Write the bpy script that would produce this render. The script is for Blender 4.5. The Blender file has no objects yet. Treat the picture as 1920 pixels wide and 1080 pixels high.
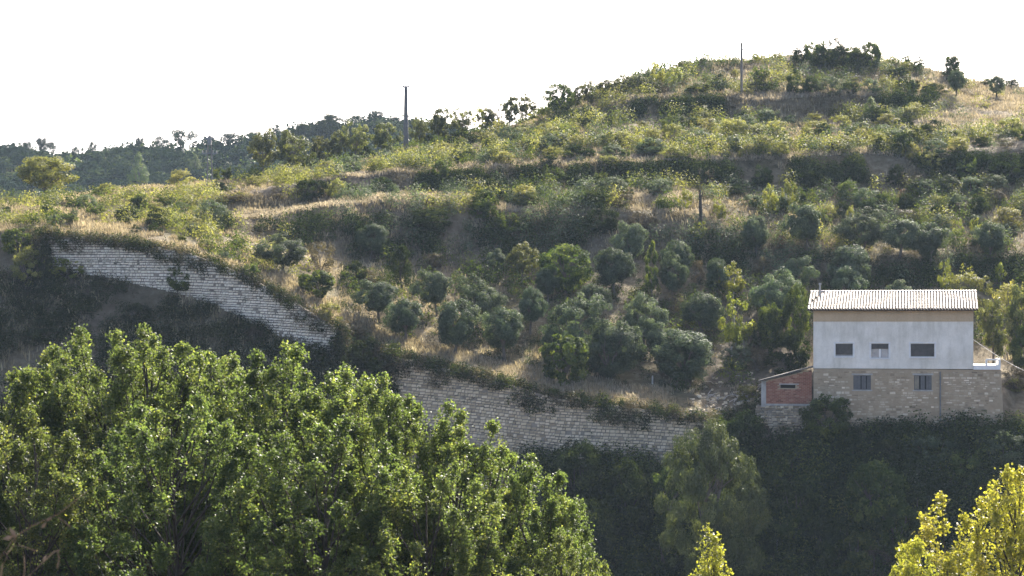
import bpy, math, random
import numpy as np
from mathutils import Vector

# ---------------------------------------------------------------- camera, sky, sun, exposure
scene = bpy.context.scene
FPX = 3750.0            # focal length in pixels of a 1920 px wide frame
HOR = 600.0             # picture row of the horizon
cam_d = bpy.data.cameras.new("camera")
cam = bpy.data.objects.new("camera", cam_d)
scene.collection.objects.link(cam)
cam_d.sensor_width = 36.0
cam_d.lens = 36.0 * FPX / 1920.0
cam_d.shift_y = (HOR - 540.0) / 1920.0
cam_d.clip_start = 0.2
cam_d.clip_end = 4000.0
cam_d.dof.use_dof = True
cam_d.dof.focus_distance = 140.0
cam_d.dof.aperture_fstop = 9.0
cam.location = (0, 0, 0)
cam.rotation_euler = (math.radians(90), 0, 0)
scene.camera = cam

SUN_EL, SUN_AZ = math.radians(36.5), math.radians(24.0)   # behind the hill, a little to the right
world = bpy.data.worlds.new("World")
scene.world = world
world.use_nodes = True
wn = world.node_tree.nodes
wn.clear()
sky = wn.new("ShaderNodeTexSky")
sky.sky_type = 'NISHITA'
sky.sun_disc = False
sky.sun_elevation = SUN_EL
sky.sun_rotation = SUN_AZ
sky.altitude = 400
sky.air_density = 0.55
sky.dust_density = 6.0
sky.ozone_density = 0.5
bg = wn.new("ShaderNodeBackground")
bg.inputs["Strength"].default_value = 0.15
wo = wn.new("ShaderNodeOutputWorld")
world.node_tree.links.new(sky.outputs[0], bg.inputs[0])
world.node_tree.links.new(bg.outputs[0], wo.inputs[0])

sun_d = bpy.data.lights.new("sun", 'SUN')
sun_d.energy = 5.0
sun_d.angle = math.radians(0.5)
sun_d.color = (1.0, 0.93, 0.80)
sun = bpy.data.objects.new("sun", sun_d)
scene.collection.objects.link(sun)
sdir = Vector((math.sin(SUN_AZ) * math.cos(SUN_EL), math.cos(SUN_AZ) * math.cos(SUN_EL), math.sin(SUN_EL)))
sun.rotation_euler = (-sdir).to_track_quat('-Z', 'Y').to_euler()
sun.location = (60, 100, 120)

scene.view_settings.view_transform = 'Standard'
scene.view_settings.look = 'None'
scene.view_settings.exposure = 1.9
scene.view_settings.gamma = 1.0
scene.cycles.max_bounces = 6
scene.cycles.diffuse_bounces = 3
scene.cycles.glossy_bounces = 2
scene.cycles.transmission_bounces = 4
scene.cycles.volume_bounces = 0
scene.cycles.sample_clamp_indirect = 8.0

COL = scene.collection
R = np.random.default_rng(7)

# ---------------------------------------------------------------- helpers
_tab = np.random.default_rng(3).random((256, 256))

def vnoise(x, y, s=0):
    x = np.asarray(x, float) + 37.3 * s
    y = np.asarray(y, float) + 91.7 * s
    xi, yi = np.floor(x).astype(int), np.floor(y).astype(int)
    fx, fy = x - xi, y - yi
    fx, fy = fx * fx * (3 - 2 * fx), fy * fy * (3 - 2 * fy)
    g = lambda a, b: _tab[a & 255, b & 255]
    return ((g(xi, yi) * (1 - fx) + g(xi + 1, yi) * fx) * (1 - fy) +
            (g(xi, yi + 1) * (1 - fx) + g(xi + 1, yi + 1) * fx) * fy) * 2 - 1

def fbm(x, y, s=0, o=4):
    v, a = 0, 0.5
    for i in range(o):
        v = v + a * vnoise(np.asarray(x) * 2 ** i, np.asarray(y) * 2 ** i, s + i)
        a *= 0.5
    return v

class MB:
    """Collects faces from numpy arrays; build() links them as one mesh object."""
    def __init__(self):
        self.v, self.f, self.m, self.t, self.n = [], [], [], [], 0
    def add(self, V, F, mat=0, tint=0.5):
        V = np.asarray(V, float).reshape(-1, 3)
        F = np.asarray(F, int)
        self.v.append(V)
        self.f.append(F + self.n)
        self.n += len(V)
        k = len(F)
        self.m.append(np.full(k, mat) if np.isscalar(mat) else np.asarray(mat))
        self.t.append(np.full(k, tint, float) if np.isscalar(tint) else np.asarray(tint, float))
        return self
    def mesh(self, name, mats, smooth=False):
        me = bpy.data.meshes.new(name)
        V = np.concatenate(self.v)
        me.vertices.add(len(V))
        me.vertices.foreach_set("co", V.ravel())
        loops = np.concatenate([f.ravel() for f in self.f])
        tot = np.concatenate([np.full(len(f), f.shape[1]) for f in self.f])
        me.loops.add(len(loops))
        me.loops.foreach_set("vertex_index", loops)
        me.polygons.add(len(tot))
        me.polygons.foreach_set("loop_start", np.concatenate([[0], np.cumsum(tot)[:-1]]))
        me.polygons.foreach_set("material_index", np.concatenate(self.m))
        me.polygons.foreach_set("use_smooth", np.full(len(tot), smooth))
        at = me.attributes.new("tint", 'FLOAT', 'FACE')
        at.data.foreach_set("value", np.concatenate(self.t))
        for m in (mats if isinstance(mats, (list, tuple)) else [mats]):
            me.materials.append(m)
        me.update(calc_edges=True)
        return me
    def build(self, name, mats, parent=None, smooth=False):
        return link(name, self.mesh(name, mats, smooth), parent)

def link(name, data, parent=None):
    o = bpy.data.objects.new(name, data)
    COL.objects.link(o)
    if parent is not None:
        o.parent = parent
    return o

def tag(o, label=None, cat=None, group=None, kind=None):
    if label: o["label"] = label
    if cat: o["category"] = cat
    if group: o["group"] = group
    if kind: o["kind"] = kind
    return o

def empty(name, loc=(0, 0, 0), rz=0.0):
    o = bpy.data.objects.new(name, None)
    COL.objects.link(o)
    o.location = loc
    o.rotation_euler = (0, 0, rz)
    o.empty_display_size = 0.3
    return o

BOXF = np.array([[0, 1, 3, 2], [4, 6, 7, 5], [0, 4, 5, 1], [2, 3, 7, 6], [0, 2, 6, 4], [1, 5, 7, 3]])

def box(mb, x0, x1, y0, y1, z0, z1, mat=0, tint=0.5):
    V = [(x, y, z) for x in (x0, x1) for y in (y0, y1) for z in (z0, z1)]
    mb.add(V, BOXF, mat, tint)
    return mb

def tube(mb, pts, rad, sides=6, mat=0, tint=0.5, cap=True):
    P = np.asarray(pts, float)
    n = len(P)
    rad = np.broadcast_to(np.asarray(rad, float), (n,))
    T = np.gradient(P, axis=0)
    T /= np.linalg.norm(T, axis=1, keepdims=True) + 1e-9
    ref = np.where(np.abs(T[:, 2:3]) > 0.95, np.array([[1.0, 0, 0]]), np.array([[0, 0, 1.0]]))
    A = np.cross(T, ref)
    A /= np.linalg.norm(A, axis=1, keepdims=True) + 1e-9
    B = np.cross(T, A)
    a = np.arange(sides) * 2 * np.pi / sides
    V = P[:, None] + rad[:, None, None] * (np.cos(a)[None, :, None] * A[:, None] + np.sin(a)[None, :, None] * B[:, None])
    i = np.arange(n - 1)[:, None] * sides
    j = np.arange(sides)[None]
    k = (j + 1) % sides
    F = np.stack([i + j, i + k, i + sides + k, i + sides + j], -1).reshape(-1, 4)
    mb.add(V.reshape(-1, 3), F, mat, tint)
    if cap and sides == 6:
        mb.add(V[-1], [[0, 1, 2, 3], [0, 3, 4, 5]], mat, tint)
        mb.add(V[0], [[3, 2, 1, 0], [5, 4, 3, 0]], mat, tint)
    return mb

# ---------------------------------------------------------------- materials
def new_mat(name):
    m = bpy.data.materials.new(name)
    m.use_nodes = True
    nt = m.node_tree
    nt.nodes.clear()
    out = nt.nodes.new("ShaderNodeOutputMaterial")
    return m, nt, out

def N(nt, t, **kw):
    n = nt.nodes.new(t)
    for k, v in kw.items():
        if hasattr(n, k): setattr(n, k, v)
        else: n.inputs[k].default_value = v
    return n

def ramp(nt, fac, stops):
    r = nt.nodes.new("ShaderNodeValToRGB")
    e = r.color_ramp.elements
    while len(e) < len(stops): e.new(0.5)
    for el, (p, c) in zip(e, stops):
        el.position = p
        el.color = (*c, 1)
    nt.links.new(fac, r.inputs[0])
    return r.outputs[0]

def noise(nt, scale, detail=4, rough=0.6, vec=None):
    n = nt.nodes.new("ShaderNodeTexNoise")
    n.inputs["Scale"].default_value = scale
    n.inputs["Detail"].default_value = detail
    n.inputs["Roughness"].default_value = rough
    if vec is None:
        tc = nt.nodes.new("ShaderNodeTexCoord")
        vec = tc.outputs["Object"]
    nt.links.new(vec, n.inputs["Vector"])
    return n.outputs["Fac"]

def mixc(nt, fac, a, b, mode='MIX'):
    m = nt.nodes.new("ShaderNodeMix")
    m.data_type = 'RGBA'
    m.blend_type = mode
    for s, v in ((0, fac), (6, a), (7, b)):
        if hasattr(v, "is_output"): nt.links.new(v, m.inputs[s])
        elif s == 0: m.inputs[0].default_value = v
        else: m.inputs[s].default_value = (*v, 1)
    return m.outputs[2]

def leaf_mat(name, c0, c1, c2, trans=0.4, tcol=(1.5, 1.5, 0.7), gloss=0.35, rough=0.42, vary=0.25):
    """Leaves: hue from the per-leaf tint and from the plant, light shining through, a waxy gloss."""
    m, nt, out = new_mat(name)
    at = N(nt, "ShaderNodeAttribute", attribute_name="tint")
    col = ramp(nt, at.outputs["Fac"], [(0.0, c0), (0.55, c1), (1.0, c2)])
    oi = N(nt, "ShaderNodeObjectInfo")
    mr = N(nt, "ShaderNodeMapRange")
    mr.inputs["To Min"].default_value = 1 - vary
    mr.inputs["To Max"].default_value = 1 + vary
    nt.links.new(oi.outputs["Random"], mr.inputs["Value"])
    hs = N(nt, "ShaderNodeHueSaturation")
    nt.links.new(col, hs.inputs["Color"])
    nt.links.new(mr.outputs[0], hs.inputs["Value"])
    mr2 = N(nt, "ShaderNodeMapRange")
    mr2.inputs["To Min"].default_value = 0.485
    mr2.inputs["To Max"].default_value = 0.515
    mth = N(nt, "ShaderNodeMath", operation='FRACT')
    mul = N(nt, "ShaderNodeMath", operation='MULTIPLY')
    mul.inputs[1].default_value = 7.31
    nt.links.new(oi.outputs["Random"], mul.inputs[0])
    nt.links.new(mul.outputs[0], mth.inputs[0])
    nt.links.new(mth.outputs[0], mr2.inputs["Value"])
    nt.links.new(mr2.outputs[0], hs.inputs["Hue"])
    pr = N(nt, "ShaderNodeBsdfPrincipled", Roughness=rough)
    pr.inputs["Specular IOR Level"].default_value = gloss
    nt.links.new(hs.outputs[0], pr.inputs["Base Color"])
    tr = N(nt, "ShaderNodeBsdfTranslucent")
    tc = mixc(nt, 1.0, hs.outputs[0], tcol, 'MULTIPLY')
    nt.links.new(tc, tr.inputs["Color"])
    mx = N(nt, "ShaderNodeMixShader")
    mx.inputs[0].default_value = trans
    nt.links.new(pr.outputs[0], mx.inputs[1])
    nt.links.new(tr.outputs[0], mx.inputs[2])
    nt.links.new(mx.outputs[0], out.inputs[0])
    return m

def solid_mat(name, stops, scale=3.0, rough=0.8, bump=0.0, bscale=None, tint=0.0, spec=0.3, metal=0.0):
    """Weathered surface: colour from noise, plus the per-piece tint when tint > 0."""
    m, nt, out = new_mat(name)
    f = noise(nt, scale, 6, 0.65)
    if tint > 0:
        at = N(nt, "ShaderNodeAttribute", attribute_name="tint")
        mx = N(nt, "ShaderNodeMix")
        mx.inputs[0].default_value = tint
        nt.links.new(f, mx.inputs[2])
        nt.links.new(at.outputs["Fac"], mx.inputs[3])
        f = mx.outputs[0]
    col = ramp(nt, f, stops)
    pr = N(nt, "ShaderNodeBsdfPrincipled", Roughness=rough, Metallic=metal)
    pr.inputs["Specular IOR Level"].default_value = spec
    nt.links.new(col, pr.inputs["Base Color"])
    if bump > 0:
        b = N(nt, "ShaderNodeBump")
        b.inputs["Strength"].default_value = bump
        b.inputs["Distance"].default_value = 0.05
        nt.links.new(noise(nt, bscale or scale * 4, 6, 0.7), b.inputs["Height"])
        nt.links.new(b.outputs[0], pr.inputs["Normal"])
    nt.links.new(pr.outputs[0], out.inputs[0])
    return m

def ground_mat():
    m, nt, out = new_mat("hillside ground")
    a = noise(nt, 0.12, 5, 0.6)
    b = noise(nt, 1.6, 6, 0.7)
    c = noise(nt, 0.035, 4, 0.6)
    straw = ramp(nt, b, [(0.25, (0.07, 0.055, 0.033)), (0.5, (0.16, 0.13, 0.08)), (0.75, (0.28, 0.24, 0.16))])
    green = ramp(nt, b, [(0.3, (0.025, 0.027, 0.013)), (0.7, (0.085, 0.085, 0.038))])
    soil = ramp(nt, b, [(0.3, (0.06, 0.048, 0.036)), (0.7, (0.16, 0.13, 0.10))])
    f1 = ramp(nt, a, [(0.48, (0, 0, 0)), (0.68, (.9, .9, .9))])
    f2 = ramp(nt, c, [(0.45, (0, 0, 0)), (0.62, (0.8, 0.8, 0.8))])
    col = mixc(nt, f2, mixc(nt, f1, straw, green), soil)
    pr = N(nt, "ShaderNodeBsdfPrincipled", Roughness=0.95)
    pr.inputs["Specular IOR Level"].default_value = 0.1
    nt.links.new(col, pr.inputs["Base Color"])
    bp = N(nt, "ShaderNodeBump")
    bp.inputs["Strength"].default_value = 0.8
    bp.inputs["Distance"].default_value = 0.25
    nt.links.new(noise(nt, 2.5, 8, 0.75), bp.inputs["Height"])
    nt.links.new(bp.outputs[0], pr.inputs["Normal"])
    nt.links.new(pr.outputs[0], out.inputs[0])
    return m

M = {
 'ground': ground_mat(),
 'olive': leaf_mat("olive leaves", (0.028, 0.041, 0.026), (0.072, 0.095, 0.058), (0.19, 0.22, 0.135), 0.3, tcol=(1.4, 1.5, 0.8), gloss=0.04, rough=0.55),
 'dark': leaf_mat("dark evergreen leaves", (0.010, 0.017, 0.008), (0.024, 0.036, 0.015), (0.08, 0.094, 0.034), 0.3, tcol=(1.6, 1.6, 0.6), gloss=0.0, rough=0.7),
 'green': leaf_mat("mid green leaves", (0.02, 0.034, 0.011), (0.054, 0.076, 0.024), (0.16, 0.178, 0.055), 0.42, tcol=(1.6, 1.6, 0.6), gloss=0.02, rough=0.6),
 'yellow': leaf_mat("yellowing leaves", (0.06, 0.066, 0.026), (0.17, 0.172, 0.064), (0.33, 0.31, 0.125), 0.45, tcol=(1.5, 1.5, 0.6), gloss=0.06, rough=0.5),
 'bright': leaf_mat("bright yellow green leaves", (0.085, 0.105, 0.022), (0.16, 0.175, 0.04), (0.27, 0.26, 0.065), 0.5, gloss=0.08),
 'brown': leaf_mat("dry brown twigs", (0.02, 0.016, 0.012), (0.06, 0.048, 0.034), (0.18, 0.145, 0.095), 0.3, gloss=0.04),
 'orange': leaf_mat("rust orange leaves", (0.06, 0.042, 0.026), (0.12, 0.076, 0.042), (0.2, 0.135, 0.07), 0.4, tcol=(1.1, 1.0, .8), gloss=0.05),
 'pine': leaf_mat("pine needles", (0.010, 0.018, 0.013), (0.020, 0.032, 0.021), (0.055, 0.072, 0.04), 0.2, gloss=0.0, rough=.5),
 'palepine': leaf_mat("pale pine needles", (0.035, 0.055, 0.022), (0.075, 0.105, 0.038), (0.15, 0.18, 0.065), 0.35, gloss=0.06),
 'loose': leaf_mat("thin yellowish leaves", (0.04, 0.048, 0.02), (0.085, 0.095, 0.038), (0.18, 0.18, 0.075), 0.42, tcol=(1.5, 1.5, 0.7), gloss=0.05),
 'round': leaf_mat("round crown leaves", (0.05, 0.062, 0.02), (0.12, 0.132, 0.04), (0.23, 0.23, 0.08), 0.45, gloss=0.05),
 'bigpine': leaf_mat("olive pine needles", (0.026, 0.038, 0.018), (0.055, 0.072, 0.032), (0.12, 0.14, 0.06), 0.3, tcol=(1.4, 1.4, 0.7), gloss=0.05),
 'bramble': leaf_mat("bramble leaves", (0.045, 0.06, 0.035), (0.11, 0.13, 0.085), (0.26, 0.27, 0.2), 0.25, gloss=0.5, rough=0.4),  # pale leaf undersides, lightened further to stand in for sunlight on them
 'poplar': leaf_mat("poplar leaves", (0.037, 0.052, 0.024), (0.08, 0.104, 0.044), (0.21, 0.21, 0.075), 0.48, tcol=(1.9, 1.95, 0.85), gloss=0.18, rough=0.5, vary=0.08),
 'goldpoplar': leaf_mat("autumn poplar leaves", (0.12, 0.14, 0.034), (0.225, 0.238, 0.055), (0.35, 0.325, 0.08), 0.5, tcol=(1.5, 1.45, 0.6), gloss=0.2, vary=0.06),
 'straw': leaf_mat("dry grass blades", (0.13, 0.11, 0.068), (0.31, 0.27, 0.18), (0.54, 0.485, 0.35), 0.4, tcol=(1.1, 1.05, 0.8), gloss=0.1),
 'palestraw': leaf_mat("pale dry grass blades", (0.17, 0.148, 0.115), (0.30, 0.268, 0.215), (0.44, 0.405, 0.335), 0.4, tcol=(1.1, 1.0, 0.8), gloss=0.1),
 'bark': solid_mat("grey bark", [(0.3, (0.06, 0.05, 0.042)), (0.7, (0.17, 0.145, 0.12))], 6, 0.9, 0.6, 30),
 'darkbark': solid_mat("dark bark", [(0.3, (0.025, 0.02, 0.017)), (0.7, (0.07, 0.058, 0.047))], 6, 0.9, 0.6, 30),
 'palebark': solid_mat("pale bark", [(0.3, (0.30, 0.28, 0.25)), (0.7, (0.48, 0.45, 0.41))], 6, 0.85, 0.4, 30),
 'limestone': solid_mat("pale limestone blocks", [(0.2, (0.48, 0.435, 0.35)), (0.45, (0.76, 0.69, 0.565)), (0.78, (0.84, 0.785, 0.67))], .55, 0.9, 0.9, 9, tint=0.45),
 'sandstone': solid_mat("tan rubble blocks", [(0.22, (0.29, 0.235, 0.165)), (0.5, (0.56, 0.465, 0.325)), (0.78, (0.69, 0.59, 0.44))], .5, 0.9, 0.9, 9, tint=0.5),
 'houserubble': solid_mat("mortared rubble", [(0.2, (0.20, 0.155, 0.105)), (0.5, (0.38, 0.305, 0.21)), (0.8, (0.76, 0.66, 0.51))], 1.0, 0.92, 0.8, 8, tint=0.45),
 'mortar': solid_mat("tan mortar", [(0.3, (0.29, 0.225, 0.15)), (0.7, (0.42, 0.335, 0.235))], 0.9, 0.95, 0.6, 12),
 'joint': solid_mat("dark earth joints", [(0.3, (0.13, 0.115, 0.095)), (0.7, (0.34, 0.30, 0.25))], 2, 0.95, 0.5, 14),
 'concrete': solid_mat("weathered concrete", [(0.3, (0.26, 0.25, 0.23)), (0.7, (0.44, 0.42, 0.39))], 2, 0.9, 0.3, 20),
 'poleconc': solid_mat("dark concrete pole", [(0.3, (0.10, 0.095, 0.095)), (0.7, (0.19, 0.18, 0.175))], 1.5, 0.9, 0.2, 20),
 'wood': solid_mat("weathered pole timber", [(0.3, (0.12, 0.10, 0.085)), (0.7, (0.26, 0.22, 0.18))], 3, 0.85, 0.3, 25),
 'metal': solid_mat("dull grey metal", [(0.3, (0.12, 0.125, 0.13)), (0.7, (0.22, 0.225, 0.23))], 4, 0.5, metal=0.5),
 'white': solid_mat("white painted trim", [(0.3, (0.66, 0.65, 0.63)), (0.7, (0.80, 0.79, 0.77))], 3, 0.6),
 'shutter': solid_mat("brown roller slats", [(0.3, (0.05, 0.044, 0.04)), (0.7, (0.10, 0.088, 0.078))], 3, 0.6),
 'greyshutter': solid_mat("grey board shutter", [(0.3, (0.085, 0.085, 0.088)), (0.7, (0.14, 0.138, 0.14))], 3, 0.7),
 'woodshutter': solid_mat("tan board shutter", [(0.3, (0.17, 0.15, 0.12)), (0.7, (0.26, 0.23, 0.18))], 3, 0.7),
 'black': solid_mat("unlit room behind", [(0.3, (0.012, 0.012, 0.014)), (0.7, (0.03, 0.03, 0.033))], 2, 0.9),  # near-black colour painted to stand in for the dark of unlit interiors
 'brick': solid_mat("red brick", [(0.15, (0.16, 0.065, 0.045)), (0.5, (0.29, 0.125, 0.085)), (0.85, (0.42, 0.24, 0.17))], 2, 0.9, 0.4, 14, tint=0.7),
 'roofsheet': solid_mat("dark roofing sheet", [(0.3, (0.05, 0.045, 0.042)), (0.7, (0.11, 0.10, 0.09))], 3, 0.8),
 'tile': solid_mat("lichen pale roof tile", [(0.1, (0.07, 0.052, 0.043)), (0.42, (0.23, 0.19, 0.165)), (0.85, (0.50, 0.45, 0.42))], 5, 0.5, tint=0.6, spec=0.6),
 'tilebed': solid_mat("roof bed under tiles", [(0.3, (0.025, 0.02, 0.017)), (0.7, (0.06, 0.045, 0.037))], 4, 0.9),
 'drytwig': solid_mat("dry weed stem", [(0.3, (0.15, 0.10, 0.065)), (0.7, (0.36, 0.26, 0.17))], 9, 0.8),
 'cable': solid_mat("pale cable sheath", [(0.3, (0.5, 0.49, 0.46)), (0.7, (0.62, 0.60, 0.57))], 3, 0.6),
}

def stucco_mat(name, base, stain, scale=0.35, streak=0.5):
    m, nt, out = new_mat(name)
    tc = N(nt, "ShaderNodeTexCoord")
    mp = N(nt, "ShaderNodeMapping")
    mp.inputs["Scale"].default_value = (1, 1, 0.25)
    nt.links.new(tc.outputs["Object"], mp.inputs[0])
    a = noise(nt, scale, 6, 0.7)
    b = noise(nt, 1.4, 6, 0.7, mp.outputs[0])
    c = noise(nt, 9, 4, 0.6)
    f = ramp(nt, a, [(0.38, (0, 0, 0)), (0.66, (1, 1, 1))])
    g = ramp(nt, b, [(0.48, (0, 0, 0)), (0.8, (streak, streak, streak))])
    col = mixc(nt, g, mixc(nt, f, base, tuple(0.5 * (x + y) for x, y in zip(base, stain))), stain)
    col = mixc(nt, 0.06, col, ramp(nt, c, [(0.3, (0.2, 0.2, 0.2)), (0.7, (1, 1, 1))]))
    pr = N(nt, "ShaderNodeBsdfPrincipled", Roughness=0.9)
    pr.inputs["Specular IOR Level"].default_value = 0.2
    nt.links.new(col, pr.inputs["Base Color"])
    bp = N(nt, "ShaderNodeBump")
    bp.inputs["Strength"].default_value = 0.25
    bp.inputs["Distance"].default_value = 0.02
    nt.links.new(c, bp.inputs["Height"])
    nt.links.new(bp.outputs[0], pr.inputs["Normal"])
    nt.links.new(pr.outputs[0], out.inputs[0])
    return m

M['stucco'] = stucco_mat("white stucco", (0.82, 0.77, 0.685), (0.42, 0.385, 0.30), .5, .75)
M['ochre'] = stucco_mat("ochre plaster", (0.54, 0.39, 0.235), (0.40, 0.29, 0.17), 0.5, 0.7)

def glass_mat():
    m, nt, out = new_mat("window pane")
    pr = N(nt, "ShaderNodeBsdfPrincipled", Roughness=0.08)
    f = noise(nt, 2.0, 3)
    nt.links.new(ramp(nt, f, [(0.3, (0.22, 0.24, 0.27)), (0.7, (0.40, 0.42, 0.45))]), pr.inputs["Base Color"])
    pr.inputs["Specular IOR Level"].default_value = 0.8
    nt.links.new(pr.outputs[0], out.inputs[0])
    return m
M['glass'] = glass_mat()

# ---------------------------------------------------------------- the lie of the land
# The house faces the camera; its front plane:
HA = math.atan((1675 - 960) / FPX)
HC = np.array([(1675 - 960) / FPX * 150.0, 150.0])
HY = np.array([math.sin(HA), math.cos(HA)])       # into the house
HX = np.array([math.cos(HA), -math.sin(HA)])      # along the front
HZ0 = -8.3

def plane_depth(px):
    u = (np.asarray(px, float) - 960) / FPX
    return (HC @ HY) / (u * HY[0] + HY[1])

def hp(px, py, d=0.0):
    """picture point on the plane d metres behind the house front -> (along front, height) in the house's own frame"""
    u = (px - 960) / FPX
    t = (HC @ HY + d) / (u * HY[0] + HY[1])
    return float((np.array([u * t, t]) - HC) @ HX), float((HOR - py) / FPX * t - HZ0)

PX = np.arange(-900, 2821, 6.0)
U = (PX - 960) / FPX
def I(d):
    k = sorted(d)
    return np.interp(PX, k, [d[i] for i in k])
def sm(a, w=9):
    k = np.ones(w) / w
    return np.convolve(np.pad(a, w // 2, mode='edge'), k, 'valid')

WY = sm(I({-200: 163, 80: 161, 350: 157, 640: 152, 740: 151, 1050: 148, 1330: 148.3, 1400: 150.4, 1425: 151.5, 1900: 148.2, 2000: 148}))
hz = (PX > 1410) & (PX < 1900)
WY = np.where(hz, plane_depth(PX) - 0.15, WY)
wb_py = I({-200: 500, 0: 500, 80: 496, 200: 512, 330: 541, 400: 563, 500: 612, 600: 650, 680: 700, 740: 768, 900: 832, 1000: 858, 1200: 872, 1330: 868, 1430: 838, 1500: 815, 1600: 806, 1885: 798, 2000: 792})
wt_py = I({-200: 432, 0: 437, 80: 441, 200: 451, 350: 473, 450: 512, 540: 560, 640: 622, 740: 669, 900: 706, 1050: 749, 1200: 766, 1330: 788, 1400: 770, 1430: 760, 1525: 745, 1885: 735, 2000: 730})
def wallmask(px):
    px = np.asarray(px, float)
    return ((px > 80) & (px < 642)) | ((px > 738) & (px < 1332)) | ((px > 1415) & (px < 1890))
wm = sm(wallmask(PX).astype(float), 5)
zpy = lambda py, Y: (HOR - py) / FPX * Y

rows = []   # (name, Y, z, subdivisions to the next row)
c = np.ones_like(PX)
rows.append(('behind', -70 * c, -3.0 * c, 3))
rows.append(('stand', -3 * c, -2.0 * c, 2))
rows.append(('stand2', 3.5 * c, -2.2 * c, 4))
rows.append(('drop', 28 * c, -13 * c, 4))
rows.append(('floor', 42 * c, -19 * c, 12))
footY = WY - I({-200: 20, 400: 19, 700: 13, 1000: 9.5, 1400: 9.5, 2000: 9.5})
rows.append(('floor2', footY - 25, -20 * c, 8))
rows.append(('foot', footY, I({-200: -17, 330: -17.5, 700: -18.5, 1000: -19, 2000: -19}), 40))
rows.append(('wbase', WY + 0.3, zpy(wb_py, WY + 0.3), 5))
wtY = WY + 0.3 + wm * 0.55 + (1 - wm) * 3.5
rows.append(('wtop', wtY, zpy(wt_py, wtY), 12))
YT = {0: (168, 175, 178, 181, 184, 188), 200: (166, 174, 178, 182, 187, 194), 400: (163, 172, 177, 182, 184.5, 197),
      560: (158, 173, 177, 184, 186.5, 203), 640: (158, 174, 178.5, 187, 189, 207), 760: (157, 176, 181, 190, 192, 211),
      900: (157, 177, 182, 192, 194, 214), 1050: (155, 177, 182, 192, 194, 217), 1200: (155, 177, 182, 193, 195, 218),
      1400: (157, 177, 180.5, 195, 198, 218), 1600: (160, 176, 179, 198, 201, 222), 1800: (159, 176, 179, 198, 201, 225), 2000: (158, 176, 179, 198, 201, 226)}
YL = [sm(I({p: v[i] for p, v in YT.items()}), 15) for i in range(6)]
PYL = [
 {0: 420, 200: 430, 350: 448, 450: 485, 540: 525, 640: 582, 740: 632, 900: 672, 1050: 708, 1200: 722, 1330: 738, 1430: 715, 1525: 692, 1885: 690, 2000: 690},
 {0: 412, 200: 414, 400: 430, 540: 458, 640: 480, 740: 490, 900: 495, 1200: 492, 1400: 512, 1600: 540, 1800: 532, 2000: 522},
 {0: 405, 200: 403, 400: 415, 560: 397, 640: 390, 760: 384, 850: 390, 1050: 396, 1200: 393, 1320: 404, 1400: 440, 1600: 480, 1800: 476, 2000: 470},
 {0: 398, 200: 392, 400: 402, 560: 380, 640: 362, 760: 357, 900: 352, 1100: 350, 1280: 347, 1400: 352, 1600: 350, 1800: 342, 1920: 340, 2000: 338},
 {0: 391, 200: 380, 400: 379, 470: 362, 560: 347, 640: 332, 760: 320, 900: 314, 1040: 307, 1200: 305, 1300: 300, 1400: 296, 1600: 290, 1700: 291, 1800: 282, 1920: 272, 2000: 268},
 {0: 386, 200: 368, 400: 352, 560: 332, 700: 306, 800: 290, 900: 268, 1000: 242, 1100: 225, 1200: 218, 1300: 222, 1400: 223, 1460: 231, 1560: 221, 1640: 214, 1740: 198, 1800: 200, 1920: 205, 2000: 208}]
for i in range(6):
    jit = 3.0 * fbm(PX / 60.0, PX * 0 + i * 5.1, 20 + i, 3)
    rows.append(('L%d' % (i + 1), YL[i], zpy(sm(I(PYL[i]), 5) + jit, YL[i]), (34, 16, 18, 16, 36, 14)[i]))
l7Y = YL[5] + sm(I({0: 1.5, 900: 1.5, 1050: 2.2, 1600: 2.4, 1760: 3.5, 2000: 4}))
rows.append(('L7', l7Y, zpy(I({0: 384, 200: 365, 400: 349, 560: 329, 700: 303, 800: 286, 900: 264, 1000: 238, 1050: 226, 1100: 213, 1130: 205, 1220: 190, 1300: 188, 1400: 185, 1480: 181, 1560: 178, 1680: 178, 1740: 182, 1800: 188, 1920: 192, 2000: 198}) + 2 * fbm(PX / 50., PX * 0, 31, 3), l7Y), 40))
CR = {0: 380, 120: 368, 250: 355, 380: 345, 450: 338, 540: 322, 620: 305, 700: 297, 800: 277, 880: 256, 960: 236, 1050: 200, 1130: 168, 1200: 143, 1290: 118, 1390: 108, 1480: 103, 1560: 100, 1640: 108, 1700: 118, 1760: 130, 1810: 145, 1870: 155, 1920: 163, 2000: 175}
crY = l7Y + sm(I({0: 5, 800: 6, 960: 8, 1050: 10, 1200: 14, 1400: 20, 1560: 21, 1700: 17, 1800: 13, 1920: 14, 2000: 15}), 15)
crz = zpy(sm(I(CR), 5) + 1.5 * fbm(PX / 40., PX * 0, 33, 3), crY)
rows.append(('crest', crY, crz, 6))
rows.append(('back', crY + 24, crz - 6, 6))
rows.append(('dip', 335 * c, np.minimum(crz - 9, 8), 6))
rows.append(('ridgefoot', 385 * c, np.full_like(c, 15.0), 16))
rp = sm(I({-200: 288, 0: 285, 100: 287, 250: 280, 330: 280, 430: 270, 520: 255, 620: 234, 700: 226, 800: 238, 1000: 262, 1200: 300, 2000: 340}), 11)
rows.append(('ridge', 460 * c, zpy(rp, 460), 6))
rows.append(('ridgeback', 560 * c, zpy(rp, 460) - 14, 4))
rows.append(('beyond', 1200 * c, 0 * c, 1))

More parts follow.
